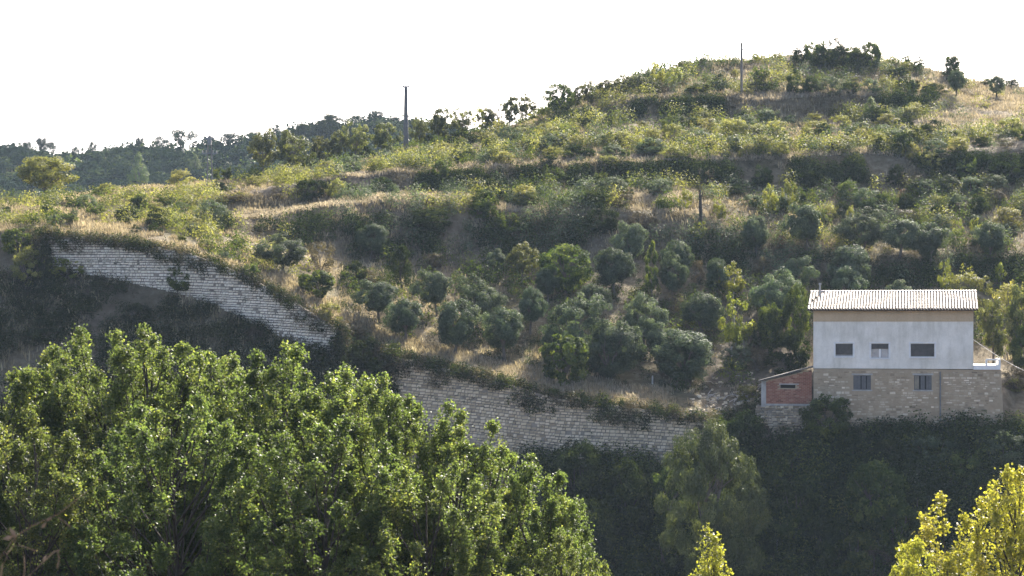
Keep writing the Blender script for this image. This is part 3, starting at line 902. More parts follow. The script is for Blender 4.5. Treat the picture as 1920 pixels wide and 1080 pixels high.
for (px, top_, base, wd, lab) in ((1223, 704, 720, .075, "short white stake in the dry grass under the big olive trees"),
                                  (1371, 648, 676, .09, "pale upright stake left of the other under the yellow green tree"),
                                  (1394, 634, 664, .08, "pale upright stake right of the other under the yellow green tree")):
    g = pole_at(px, base)
    Y = g[1]
    s_ = MB(); hh = (base - top_) / FPX * Y
    tube(s_, [(0, 0, -.2), (.02, 0, hh * .95), (.02, 0, hh)], [wd, wd * .9, wd * .5], 6)
    o = s_.build("stake", M['palebark']); o.location = g[:3]
    tag(o, lab, "stake")
g = on_row(np.array([1457.0]), np.array([NAMES.index('foot') + 0.12]))[0]
s_ = MB(); zt_ = zpy(1012, g[1]) - g[2]
tube(s_, [(0, 0, -.3), (0, 0, zt_ * .98), (0, 0, zt_)], [.075, .06, .03], 6)
o = s_.build("post", M['metal']); o.location = g
tag(o, "slim grey post among the dark bushes at the foot of the bank", "post")

# ---------------------------------------------------------------- plants
def unit(v):
    return v / (np.linalg.norm(v, axis=-1, keepdims=True) + 1e-9)

def leaves(mb, P, Nrm, L, W, rg, mat=0, tint=None, axis=None):
    """One rhombic leaf per point, its flat side along Nrm."""
    n = len(P)
    t = rg.normal(size=(n, 3)) if axis is None else axis + 0.5 * rg.normal(size=(n, 3))
    t = unit(t - (t * Nrm).sum(1, keepdims=True) * Nrm)
    b = np.cross(Nrm, t)
    L = (np.broadcast_to(L, (n,)) * rg.uniform(.7, 1.3, n))[:, None]
    W = (np.broadcast_to(W, (n,)) * rg.uniform(.7, 1.3, n))[:, None]
    V = np.stack([P - t * L * .5, P + b * W * .5 - t * L * .05, P + t * L * .5 + Nrm * L * .12, P - b * W * .5 - t * L * .05], 1)
    if tint is None: tint = np.clip(rg.normal(.5, .2, n), 0, 1)
    mb.add(V.reshape(-1, 3), np.arange(n * 4).reshape(n, 4), mat, tint)

def crown_points(rg, n, nclump, env, spread, lob=0.35, hollow=0.55):
    """Leaf points in clumps near the skin of an uneven crown. env maps unit-sphere directions to a crown of unit size."""
    ld = unit(rg.normal(size=(7, 3)))
    la = rg.uniform(-lob, lob, 7)
    d = unit(rg.normal(size=(nclump, 3)))
    rad = 1 + (la[None] * np.clip(d @ ld.T, 0, 1) ** 3).sum(1)
    rad *= rg.uniform(hollow, 1.0, nclump) ** 0.5
    cpos = env(d * rad[:, None])
    csz = spread * rg.uniform(.55, 1.5, nclump)
    ctint = rg.normal(0, .16, nclump)
    w = csz ** 2; w /= w.sum()
    k = rg.choice(nclump, n, p=w)
    off = rg.normal(size=(n, 3)); off = unit(off) * rg.uniform(.2, 1.0, (n, 1)) ** .5
    off[:, 2] *= 0.75
    P = cpos[k] + off * csz[k][:, None]
    outw = unit(cpos[k] - np.array([0, 0, .45])) * .7 + off * .8
    return P, unit(outw * 1.25 + rg.normal(size=(n, 3)) * .55 + np.array([0, 0, .25])), np.clip(.5 + ctint[k] + rg.normal(0, .13, n), 0, 1)

def env_ball(z0, z1, wx=.46):
    return lambda q: np.c_[q[:, 0] * wx, q[:, 1] * wx, (z0 + z1) / 2 + q[:, 2] * (z1 - z0) / 2]
def env_dome(wx=.46):
    return lambda q: np.c_[q[:, 0] * wx, q[:, 1] * wx, .36 + np.where(q[:, 2] > 0, q[:, 2] * .60, q[:, 2] * .34)]
def env_cone(z0=.08, wx=.46):
    def f(q):
        h = np.clip((q[:, 2] + 1) / 2, 0, 1.1)
        s = (1.15 - h) ** .85 * 1.15
        return np.c_[q[:, 0] * wx * s, q[:, 1] * wx * s, z0 + h * (1 - z0)]
    return f

def limb_tree(mb, rg, fork, reach, r0, nlimb, mat=0, lean=.06):
    """Tapered trunk that forks into limbs inside the crown (unit height)."""
    a = rg.uniform(0, 6.28)
    f = np.array([math.cos(a) * lean, math.sin(a) * lean, fork])
    tube(mb, [(0, 0, -.06), f * .5 + rg.normal(size=3) * .01, f], [r0 * 1.25, r0, r0 * .8], 7, mat)
    for i in range(nlimb):
        b = a + i * 6.28 / nlimb + rg.uniform(-.4, .4)
        e = np.array([math.cos(b) * reach, math.sin(b) * reach, min(.93, fork + (1 - fork) * rg.uniform(.45, .85))])
        m_ = (f + e) / 2 + np.array([0, 0, .05]) + rg.normal(size=3) * .02
        tube(mb, [f, m_, e], [r0 * .6, r0 * .38, r0 * .12], 5, mat)
        for _ in range(2):
            e2 = m_ + (e - m_) * .4 + np.array([rg.normal() * .14, rg.normal() * .14, abs(rg.normal()) * .12])
            tube(mb, [m_, e2], [r0 * .26, r0 * .08], 4, mat)

TREES, SHRUBS = {}, {}
def tree_kind(kind, leafmat, barkmat, variants, n, nclump, env, spread, L, W, fork, reach, r0, nlimb, lob=.35, hollow=.55, name="tree"):
    out = []
    for v in range(variants):
        rg = np.random.default_rng(abs(hash_(kind)) + v * 17)
        c_ = MB(); P, Nn, T = crown_points(rg, n, nclump, env, spread, lob, hollow)
        leaves(c_, P, Nn, L, W, rg, 0, T)
        t_ = MB(); limb_tree(t_, rg, fork, reach, r0, nlimb)
        out.append((c_.mesh(kind + "_crown", M[leafmat]), t_.mesh(kind + "_trunk", M[barkmat])))
    TREES[kind] = (name, out)
def hash_(s):
    return sum((i + 1) * ord(ch) for i, ch in enumerate(s))
def shrub_kind(kind, leafmat, variants, n, nclump, env, spread, L, W, lob=.45, hollow=.5, shoots=0, name="shrub"):
    out = []
    for v in range(variants):
        rg = np.random.default_rng(hash_(kind) + v * 29)
        mb_ = MB(); P, Nn, T = crown_points(rg, n, nclump, env, spread, lob, hollow)
        leaves(mb_, P, Nn, L, W, rg, 0, T)
        for s in range(shoots):      # upright sprigs that break the outline
            b0 = np.array([rg.uniform(-.36, .36), rg.uniform(-.36, .36), rg.uniform(.45, .75)])
            b1 = b0 + np.array([rg.normal() * .05, rg.normal() * .05, rg.uniform(.18, .36)])
            q = rg.uniform(0, 1, (26, 1))
            leaves(mb_, b0 + (b1 - b0) * q + rg.normal(size=(26, 3)) * .018, unit(rg.normal(size=(26, 3)) + [0, 0, .3]), L, W, rg, 0)
        for s in range(9):
            b = rg.uniform(0, 6.28); e = np.array([math.cos(b) * .3, math.sin(b) * .3, rg.uniform(.4, .8)])
            tube(mb_, [(0, 0, -.05), e * .5 + rg.normal(size=3) * .03, e], [.02, .014, .005], 4, 1)
        out.append(mb_.mesh(kind, [M[leafmat], M['bark']]))
    SHRUBS[kind] = (name, out)

tree_kind('olive', 'olive', 'bark', 5, 11000, 80, env_ball(.26, 1.0), .115, .062, .022, .27, .30, .035, 5, .6, .42, name="olive_tree")
tree_kind('bigolive', 'olive', 'bark', 3, 17000, 130, env_ball(.12, 1.0), .095, .046, .018, .2, .32, .03, 6, .65, .42, name="olive_tree")
tree_kind('dome', 'dark', 'darkbark', 3, 9500, 110, env_ball(.04, 1.0), .11, .055, .022, .2, .30, .03, 5, name="evergreen_tree")
tree_kind('leafy', 'green', 'bark', 3, 8500, 130, env_ball(.10, 1.0), .085, .045, .03, .3, .33, .03, 6, .35, name="leafy_tree")
tree_kind('loose', 'loose', 'bark', 4, 5200, 80, env_ball(.25, 1.0), .085, .045, .03, .38, .36, .028, 7, .6, .3, name="loose_tree")
tree_kind('round', 'round', 'darkbark', 1, 8000, 80, env_ball(.34, 1.0), .10, .045, .026, .26, .36, .03, 7, .3, name="round_tree")
tree_kind('lime', 'bright', 'palebark', 3, 2200, 46, env_ball(.12, 1.0), .09, .06, .034, .3, .28, .022, 5, .6, .3, name="sapling")
tree_kind('pyramid', 'green', 'bark', 2, 4200, 70, env_cone(), .075, .042, .026, .3, .16, .03, 5, .4, name="pyramid_tree")
tree_kind('fir', 'dark', 'darkbark', 2, 5200, 70, env_cone(.1), .085, .045, .02, .3, .16, .03, 5, .3, name="conical_tree")
tree_kind('pine', 'pine', 'darkbark', 4, 2600, 34, env_ball(.36, 1.0), .13, .075, .022, .5, .26, .03, 5, .6, .3, name="pine_tree")
tree_kind('palepine', 'palepine', 'bark', 2, 7000, 110, env_cone(.1), .085, .05, .015, .35, .2, .028, 6, .5, name="pine_tree")
tree_kind('bigpine', 'bigpine', 'bark', 1, 52000, 260, env_ball(.06, 1.0, .44), .062, .020, .011, .35, .2, .025, 8, .5, name="pine_tree")
tree_kind('standard', 'olive', 'darkbark', 2, 6000, 60, env_ball(.36, 1.0), .115, .06, .024, .42, .26, .04, 5, name="olive_tree")
tree_kind('fig', 'green', 'bark', 2, 3600, 70, env_ball(.05, 1.0), .085, .065, .05, .15, .3, .03, 6, .5, name="fig_tree")
shrub_kind('darkbush', 'dark', 4, 6000, 60, env_dome(), .11, .052, .024, shoots=6)
shrub_kind('greenbush', 'green', 3, 5000, 60, env_dome(), .10, .052, .03, shoots=8)
shrub_kind('greybush', 'olive', 3, 6000, 60, env_dome(), .11, .055, .022, shoots=8)
shrub_kind('yellowbush', 'yellow', 4, 5000, 60, env_dome(), .10, .048, .024, shoots=14)
shrub_kind('brownbush', 'brown', 3, 3200, 50, env_dome(), .11, .055, .014, shoots=8)
shrub_kind('rustbush', 'orange', 2, 2200, 40, env_dome(), .11, .052, .026, shoots=6)
shrub_kind('limebush', 'bright', 2, 2200, 44, env_dome(), .09, .055, .034, shoots=16)

LOOK = {'olive': ("grey-green olive tree", "olive tree"), 'standard': ("dark olive tree with a bare trunk", "olive tree"), 'bigolive': ("broad grey-green olive tree", "olive tree"), 'dome': ("dense dark evergreen tree", "tree"),
        'leafy': ("mid green leafy tree", "tree"), 'loose': ("thin yellowish tree", "tree"), 'round': ("round crowned tree", "tree"),
        'lime': ("bright yellow-green sapling", "sapling"), 'pyramid': ("green pyramid shaped tree", "tree"), 'fir': ("dark conical tree", "tree"),
        'pine': ("dark pine tree", "pine tree"), 'palepine': ("pale green pine tree", "pine tree"), 'bigpine': ("tall pale green pine", "pine tree"), 'fig': ("broad-leaved green fig tree", "fig tree"),
        'darkbush': ("dark green shrub", "shrub"), 'greenbush': ("green shrub", "shrub"), 'greybush': ("grey-green shrub", "shrub"), 'yellowbush': ("yellow-green shrub", "shrub"),
        'brownbush': ("dry brown shrub", "shrub"), 'rustbush': ("rust orange shrub", "shrub"), 'limebush': ("bright lime shrub", "shrub")}
ORD_ = "first second third fourth fifth sixth seventh eighth ninth tenth eleventh twelfth thirteenth fourteenth fifteenth sixteenth seventeenth eighteenth nineteenth twentieth".split()
ORD = ORD_ + [t + "-" + o for t in ("twenty", "thirty", "forty") for o in ORD_[:9]]
GROUPS = {'olive tree': "olive trees on the terraces", 'shrub': "shrubs on the hillside", 'pine tree': "pine trees on the ridge", 'tree': "trees on the hillside", 'sapling': "yellow saplings on the terraces", 'fig tree': "fig trees by the walls"}

PLANTED = []
def plant(kind, x0, x1, top_, base, lo=None, hi=None):
    w_px, h_px = x1 - x0, base - top_
    if hi is None: hi = NAMES.index('crest')
    g = ground((x0 + x1) / 2, base, lo, hi)[0]
    k = g[1] / FPX
    w, h = w_px * k, h_px * k
    rz = R.uniform(0, 6.28)
    tbl = TREES if kind in TREES else SHRUBS
    name, meshes = tbl[kind]
    v = int(R.integers(len(meshes)))
    if kind in TREES:
        r = empty(name, (g[0], g[1], g[2] - .05), rz)
        r.scale = (w, w, h)
        crn, trk = meshes[v]
        link("trunk", trk, r); link("crown", crn, r)
    else:
        r = link(name, meshes[v])
        r.location = (g[0], g[1], g[2] - .05 * h); r.rotation_euler = (0, 0, rz); r.scale = (w, w, h)
    return r

def zone(phrase, items, lo=None, hi=None):
    lo = NAMES.index(lo) if lo else None
    hi = NAMES.index(hi) if hi else None
    bykind = {}
    for it in items:
        o = plant(*it[:5], lo=lo, hi=hi)
        look, cat = LOOK[it[0]]
        if len(it) > 5:
            tag(o, it[5], cat, GROUPS.get(cat))
            continue
        bykind.setdefault(it[0], []).append((0.5 * (it[1] + it[2]), o))
    for kd, l in bykind.items():
        look, cat = LOOK[kd]
        l.sort(key=lambda t: t[0])
        for i, (_, o) in enumerate(l):
            tail = "" if len(l) == 1 else ((", leftmost" if i == 0 else ", rightmost" if i == len(l) - 1 else ", %s from left" % ORD[i]))
            tag(o, "%s %s%s" % (look, phrase, tail), cat, GROUPS.get(cat))

#    ---- wooded ridge, far left
zone("on the far wooded ridge", [
 ('pine', 39, 62, 256, 290), ('pine', 64, 91, 248, 290), ('pine', 86, 106, 258, 290), ('pine', 132, 150, 266, 290), ('pine', 164, 183, 258, 288),
 ('pine', 252, 272, 248, 284), ('pine', 318, 362, 232, 286), ('pine', 286, 320, 252, 286), ('pine', 20, 36, 270, 290), ('pine', 385, 405, 250, 282),
 ('pine', 410, 452, 246, 282), ('pine', 462, 486, 240, 272), ('pine', 504, 528, 230, 264), ('pine', 655, 682, 208, 238), ('pine', 690, 722, 203, 242), ('pine', 722, 752, 216, 246), ('pine', 765, 785, 224, 250),
], lo='ridgefoot', hi='ridgeback')
zone("before the far wooded ridge", [('palepine', 236, 284, 296, 372), ('palepine', 352, 382, 294, 336), ('dome', 590, 650, 218, 262), ('dome', 540, 600, 236, 272)], lo='ridgefoot', hi='ridgeback')
#    ---- left shoulder of the hill
zone("on the left shoulder of the hill", [
 ('round', 38, 140, 291, 369, "round crowned yellow-green tree with dark trunk alone on the left skyline"),
 ('yellowbush', 308, 370, 313, 350), ('greenbush', 396, 444, 307, 340), ('yellowbush', 166, 228, 340, 368), ('darkbush', 392, 432, 336, 362),
 ('yellowbush', 458, 494, 328, 348), ('brownbush', 516, 549, 302, 338), ('greenbush', 240, 288, 356, 392), ('greenbush', 286, 334, 358, 388),
 ('darkbush', 216, 262, 382, 420), ('darkbush', 266, 328, 388, 428), ('greybush', 358, 436, 368, 424), ('greenbush', 158, 202, 376, 408),
 ('yellowbush', 126, 168, 368, 392), ('darkbush', 0, 24, 382, 405), ('greenbush', 72, 102, 372, 408), ('yellowbush', 20, 66, 396, 420), ('darkbush', 432, 464, 442, 461),
 ('darkbush', 553, 618, 325, 368), ('brownbush', 506, 552, 346, 372), ('brownbush', 415, 500, 352, 378), ('yellowbush', 340, 380, 400, 430), ('greenbush', 100, 150, 396, 418), ('yellowbush', 608, 650, 330, 368)])
zone("on the skyline left of the tall concrete pole", [
 ('loose', 464, 524, 246, 332), ('loose', 508, 584, 242, 330), ('loose', 580, 622, 252, 312), ('loose', 612, 650, 248, 308), ('loose', 640, 690, 232, 306), ('loose', 690, 745, 226, 302),
 ('lime', 662, 690, 250, 300), ('darkbush', 655, 705, 264, 300), ('greybush', 560, 600, 286, 316), ('greybush', 700, 740, 276, 306), ('greybush', 520, 552, 296, 330)])
zone("on the skyline right of the tall concrete pole", [
 ('loose', 798, 850, 198, 276), ('loose', 846, 884, 204, 264), ('lime', 880, 925, 204, 256), ('loose', 900, 940, 200, 252), ('loose', 936, 974, 176, 242), ('loose', 966, 1006, 178, 232),
 ('loose', 768, 806, 222, 282), ('limebush', 996, 1038, 200, 232), ('leafy', 1022, 1078, 156, 216), ('loose', 1082, 1124, 150, 202), ('loose', 1118, 1152, 146, 186), ('loose', 1066, 1092, 160, 206), ('loose', 1146, 1184, 142, 182),
 ('loose', 1176, 1216, 140, 176), ('lime', 1216, 1252, 118, 164), ('lime', 1244, 1284, 128, 166), ('darkbush', 826, 902, 238, 276), ('darkbush', 788, 824, 244, 282), ('yellowbush', 918, 950, 222, 258), ('darkbush', 1208, 1240, 146, 172)])
#    ---- third slope, below the summit
zone("on the sunny slope under the summit", [
 ('greybush', 936, 962, 232, 264), ('darkbush', 958, 1000, 232, 254), ('greybush', 1008, 1050, 248, 286), ('darkbush', 1050, 1106, 268, 294), ('greybush', 1126, 1168, 268, 296),
 ('greybush', 1190, 1252, 254, 290), ('yellowbush', 904, 936, 258, 284), ('yellowbush', 802, 850, 272, 302), ('darkbush', 836, 876, 280, 306), ('yellowbush', 918, 968, 280, 308), ('greybush', 640, 684, 286, 322),
 ('yellowbush', 1292, 1345, 220, 248), ('yellowbush', 1348, 1402, 216, 256), ('yellowbush', 1396, 1440, 228, 260), ('yellowbush', 1440, 1476, 240, 270), ('greybush', 1356, 1392, 250, 284), ('darkbush', 1312, 1346, 262, 280),
 ('yellowbush', 1446, 1480, 262, 292), ('yellowbush', 1390, 1420, 264, 290), ('darkbush', 1670, 1712, 238, 290), ('darkbush', 1636, 1660, 250, 284), ('darkbush', 1720, 1786, 222, 262), ('yellowbush', 1690, 1724, 262, 296),
 ('yellowbush', 1774, 1822, 252, 282), ('darkbush', 1822, 1862, 252, 274), ('brownbush', 1868, 1906, 254, 276), ('yellowbush', 1866, 1920, 214, 252), ('greenbush', 1900, 1935, 232, 262), ('greenbush', 1576, 1640, 230, 254),
 ('darkbush', 1580, 1612, 244, 262), ('yellowbush', 1640, 1690, 208, 238), ('yellowbush', 1688, 1724, 194, 224), ('palepine', 1614, 1652, 186, 226), ('greybush', 1730, 1776, 258, 290), ('yellowbush', 1500, 1560, 222, 250), ('darkbush', 1542, 1572, 262, 284),
 ('yellowbush', 1120, 1160, 288, 310), ('darkbush', 1010, 1050, 288, 310), ('yellowbush', 1240, 1290, 270, 298), ('brownbush', 1280, 1320, 248, 268), ('brownbush', 960, 1000, 262, 284)], lo='L4', hi='crest')
zone("on the upper terrace just below the summit", [
 ('darkbush', 1332, 1366, 138, 168), ('greenbush', 1404, 1448, 118, 152), ('darkbush', 1400, 1446, 146, 174), ('darkbush', 1472, 1508, 126, 176), ('darkbush', 1504, 1540, 138, 176), ('greybush', 1536, 1578, 140, 178),
 ('darkbush', 1576, 1614, 146, 176), ('greybush', 1616, 1650, 144, 176), ('darkbush', 1676, 1726, 140, 176), ('palepine', 1700, 1722, 146, 180), ('darkbush', 1722, 1778, 152, 178), ('darkbush', 1660, 1706, 122, 144), ('rustbush', 1560, 1580, 124, 146), ('brownbush', 1290, 1330, 150, 172), ('greenbush', 1286, 1340, 152, 176), ('yellowbush', 1648, 1670, 140, 172)], lo='L6', hi='crest')
zone("on the summit skyline", [
 ('darkbush', 1480, 1516, 80, 123), ('greenbush', 1504, 1560, 60, 125), ('darkbush', 1536, 1592, 68, 125), ('greenbush', 1572, 1626, 78, 129), ('leafy', 1618, 1656, 74, 131), ('darkbush', 1594, 1640, 92, 131), ('greenbush', 1510, 1570, 82, 125), ('darkbush', 1550, 1610, 86, 127),
 ('greenbush', 1688, 1712, 100, 124), ('darkbush', 1706, 1736, 104, 130), ('greenbush', 1408, 1424, 98, 112), ('darkbush', 1312, 1326, 106, 120), ('greenbush', 1268, 1296, 112, 126),
 ('leafy', 1770, 1802, 100, 148, "spindly green tree with open crown at the right end of the summit"), ('darkbush', 1764, 1812, 122, 150), ('greenbush', 1836, 1860, 144, 160), ('darkbush', 1880, 1910, 142, 164)], lo='L7')
zone("alone on the bare slope at right", [('standard', 1774, 1810, 132, 185), ('standard', 1852, 1886, 140, 185)])
#    ---- middle terraces
zone("along the dark middle bank", [
 ('leafy', 806, 848, 302, 350), ('greybush', 1072, 1112, 334, 362), ('greybush', 1222, 1262, 330, 364), ('darkbush', 640, 676, 338, 366), ('darkbush', 690, 740, 326, 360), ('greybush', 716, 748, 340, 362), ('darkbush', 880, 920, 318, 352), ('greenbush', 1010, 1070, 308, 350), ('greenbush', 1105, 1150, 316, 352), ('darkbush', 1660, 1700, 300, 346),
 ('darkbush', 1480, 1530, 310, 352), ('darkbush', 1410, 1450, 306, 350), ('darkbush', 1860, 1920, 290, 340), ('greenbush', 1790, 1840, 290, 338), ('yellowbush', 1720, 1768, 280, 318), ('brownbush', 1300, 1340, 312, 350)], lo='L3', hi='L5')
zone("on the grassy middle terrace", [
 ('brownbush', 762, 808, 362, 386), ('yellowbush', 950, 1014, 340, 384), ('darkbush', 1070, 1144, 352, 384), ('brownbush', 1142, 1188, 352, 390), ('greenbush', 878, 942, 358, 412), ('darkbush', 1098, 1162, 376, 436), ('brownbush', 1166, 1230, 386, 432), ('brownbush', 816, 860, 366, 392), ('yellowbush', 860, 896, 362, 390), ('greenbush', 1026, 1066, 366, 390), ('darkbush', 760, 850, 380, 430), ('greenbush', 920, 980, 388, 440), ('brownbush', 995, 1036, 406, 438)], lo='L2', hi='L5')
zone("on the right slope below the dark bank", [
 ('greenbush', 1568, 1612, 332, 376), ('darkbush', 1700, 1732, 336, 364), ('greybush', 1716, 1756, 332, 368), ('greybush', 1756, 1800, 326, 364), ('greybush', 1796, 1844, 326, 366), ('greybush', 1840, 1888, 324, 362), ('greenbush', 1646, 1688, 354, 392), ('rustbush', 1680, 1700, 352, 378), ('darkbush', 1600, 1652, 368, 408), ('brownbush', 1674, 1726, 388, 414), ('darkbush', 1740, 1776, 378, 412),
 ('greybush', 1776, 1812, 360, 392), ('darkbush', 1812, 1860, 360, 402), ('brownbush', 1856, 1890, 350, 380), ('yellowbush', 1740, 1774, 360, 392), ('greybush', 1740, 1786, 398, 432), ('yellowbush', 1856, 1920, 380, 430), ('darkbush', 1560, 1600, 372, 410), ('darkbush', 1680, 1722, 358, 396), ('yellowbush', 1540, 1574, 380, 412), ('greenbush', 1494, 1530, 345, 392), ('yellowbush', 1440, 1462, 360, 400)], lo='L2', hi='L5')
zone("among the shrubs of the middle terraces", [('lime', 1428, 1458, 350, 412), ('lime', 1462, 1494, 342, 398), ('lime', 1268, 1298, 358, 402), ('lime', 1332, 1366, 376, 420), ('lime', 1292, 1328, 418, 458), ('lime', 1584, 1602, 388, 420), ('lime', 1786, 1808, 414, 452), ('lime', 1818, 1840, 412, 452), ('lime', 1866, 1888, 496, 540)], lo='L1', hi='L5')
#    ---- olive grove
zone("in the front row above the lower stone wall", [
 ('olive', 673, 753, 526, 606), ('olive', 724, 798, 560, 640), ('olive', 808, 898, 562, 668), ('olive', 903, 988, 576, 674), ('bigolive', 1088, 1204, 596, 716), ('bigolive', 1224, 1358, 618, 722), ('bigolive', 1016, 1118, 562, 676),
 ('fig', 1012, 1112, 614, 722), ('olive', 1212, 1290, 606, 690), ('olive', 1278, 1356, 548, 634), ('lime', 1346, 1418, 566, 672, "bright yellow-green tree with pale trunk left of the house")])
zone("in the back rows of the grove", [
 ('olive', 665, 724, 416, 486), ('fir', 720, 788, 455, 545, "dark pointed tree left of the olive rows"), ('olive', 783, 858, 508, 592), ('olive', 857, 932, 530, 616), ('olive', 964, 1026, 540, 626), ('olive', 1000, 1052, 500, 572), ('olive', 1086, 1144, 528, 606), ('olive', 905, 948, 467, 520),
 ('loose', 946, 1008, 458, 530), ('leafy', 1010, 1108, 458, 556), ('olive', 1117, 1190, 460, 552), ('olive', 1156, 1221, 417, 510), ('pyramid', 1203, 1244, 450, 560), ('olive', 1238, 1284, 482, 560), ('olive', 1172, 1242, 562, 648), ('olive', 1240, 1300, 450, 530), ('brownbush', 1296, 1326, 482, 530), ('olive', 1320, 1372, 480, 560),
 ('lime', 1343, 1402, 500, 566), ('olive', 1452, 1520, 482, 556), ('olive', 1418, 1500, 518, 610), ('leafy', 1462, 1518, 540, 664), ('leafy', 1418, 1474, 566, 668), ('brownbush', 1408, 1444, 470, 520), ('brownbush', 1242, 1282, 542, 590), ('brownbush', 786, 842, 470, 505), ('brownbush', 660, 718, 500, 536)], lo='wtop', hi='L4')
zone("in the upper olive row right of the centre", [
 ('olive', 1478, 1556, 383, 474), ('olive', 1388, 1448, 400, 480), ('olive', 1578, 1656, 402, 478), ('olive', 1646, 1726, 408, 482), ('olive', 1706, 1784, 418, 500), ('olive', 1828, 1892, 416, 492), ('rustbush', 1452, 1474, 438, 466)], lo='L1', hi='L4')
zone("between the olive grove and the house", [('darkbush', 1436, 1524, 606, 692), ('brownbush', 1396, 1446, 640, 694), ('greybush', 1356, 1410, 640, 690), ('darkbush', 1392, 1440, 590, 650), ('yellowbush', 1380, 1424, 716, 752)], lo='wtop', hi='L4')
zone("behind the roof of the house", [('olive', 1542, 1640, 456, 556), ('olive', 1546, 1624, 502, 580), ('olive', 1662, 1716, 526, 590), ('yellowbush', 1762, 1850, 496, 582), ('lime', 1756, 1790, 494, 560)], lo='wtop', hi='L4')
zone("right of the house", [('loose', 1826, 1900, 556, 690), ('loose', 1880, 1950, 530, 680), ('leafy', 1890, 1950, 600, 700), ('yellowbush', 1860, 1935, 520, 590), ('yellowbush', 1884, 1925, 742, 772), ('brownbush', 1878, 1935, 686, 744)], lo='wtop', hi='L4')
#    ---- round the upper wall
zone("by the pale upper retaining wall", [
 ('olive', 490, 572, 446, 510), ('brownbush', 567, 634, 440, 506), ('fig', 556, 634, 498, 560), ('yellowbush', 590, 638, 560, 604), ('fig', 0, 60, 420, 478), ('yellowbush', 18, 88, 456, 532), ('limebush', 92, 150, 480, 522), ('fig', 302, 334, 468, 498), ('greenbush', 308, 362, 492, 548), ('darkbush', 68, 100, 440, 520), ('greenbush', 450, 488, 488, 526), ('darkbush', 640, 690, 480, 532)])
zone("on the shaded bank under the upper wall", [('brownbush', 456, 498, 606, 650), ('darkbush', 418, 440, 606, 645), ('darkbush', 230, 290, 560, 606), ('darkbush', 60, 130, 585, 640), ('darkbush', 560, 620, 640, 690), ('darkbush', 520, 560, 640, 680)], lo='foot', hi='wtop')
zone("spilling over the gap between the walls", [('darkbush', 706, 770, 640, 730), ('greenbush', 1306, 1380, 766, 850), ('darkbush', 612, 668, 606, 668), ('darkbush', 618, 676, 640, 704), ('greenbush', 690, 740, 672, 726), ('brownbush', 636, 690, 604, 640), ('darkbush', 640, 700, 628, 690), ('brownbush', 690, 745, 636, 690), ('darkbush', 1000, 1052, 716, 760), ('darkbush', 668, 730, 660, 720)])
#    ---- the bank below the house
zone("on the dark bank below the house", [('greybush', 1700, 1790, 810, 870), ('greenbush', 1780, 1850, 830, 900), ('greybush', 1846, 1925, 800, 870), ('darkbush', 1600, 1690, 806, 866), ('leafy', 1130, 1200, 900, 1000), ('greenbush', 1430, 1500, 860, 930), ('leafy', 1640, 1720, 940, 1050), ('greenbush', 1440, 1520, 950, 1030), 
 ('leafy', 1496, 1598, 736, 838, "dark green bush tree against the stone wall of the house"), ('dome', 1020, 1135, 826, 960), ('dome', 1130, 1230, 862, 1010), ('leafy', 1215, 1290, 876, 1010), ('leafy', 1588, 1700, 866, 1010),
 ('dome', 1340, 1440, 770, 880), ('darkbush', 1450, 1540, 880, 980), ('darkbush', 1520, 1600, 960, 1070), ('dome', 1060, 1160, 940, 1090), ('darkbush', 1400, 1470, 985, 1080), ('rustbush', 1815, 1886, 902, 968),
 ('darkbush', 1190, 1300, 980, 1085), ('greenbush', 1560, 1660, 980, 1085), ('darkbush', 1690, 1760, 900, 990), ('brownbush', 1600, 1680, 1010, 1090)], lo='foot', hi='wtop')

zone("at the foot of the bank", [('bigpine', 1252, 1420, 796, 1136, "tall pale green pine lit on its left side below the brick shed")], lo='floor2', hi='wbase')
rgx = np.random.default_rng(123)
taken = []
def more(phrase, n, lo, hi, x0, x1, kinds, hmin, hmax):
    li, hi_ = NAMES.index(lo), NAMES.index(hi)
    items = []
    for _ in range(n * 12):
        if len(items) >= n: break
        px = rgx.uniform(x0, x1); row = rgx.uniform(li + .08, hi_ - .05)
        g = on_row(np.array([px]), np.array([row]))[0]
        py = HOR - FPX * g[2] / g[1]
        vis = ground(px, py, li - 2, None)[0]
        if abs(vis[1] - g[1]) > 2.5 or any(abs(px - a) < 26 and abs(py - b) < 11 for a, b in taken): continue
        taken.append((px, py))
        hh = rgx.uniform(hmin, hmax); ww = hh * rgx.uniform(1.1, 1.8)
        items.append((kinds[int(rgx.integers(len(kinds)))], px - ww / 2, px + ww / 2, py - hh, py + 1))
    zone(phrase, items, lo='wtop', hi='crest')
more("low on the wide slope under the summit", 66, 'L5', 'L6', 620, 1740, ('yellowbush', 'yellowbush', 'darkbush', 'greybush', 'greenbush'), 17, 34)
more("between the middle bank and the olive grove", 30, 'L3', 'L4', 640, 1900, ('greybush', 'darkbush', 'greenbush', 'brownbush'), 20, 38)
more("in the grass of the left shoulder", 22, 'wtop', 'L5', 0, 460, ('yellowbush', 'greenbush', 'darkbush', 'greybush'), 14, 26)
more("on the grassy crown below the skyline", 18, 'L7', 'crest', 1180, 1720, ('yellowbush', 'greenbush', 'brownbush'), 10, 18)
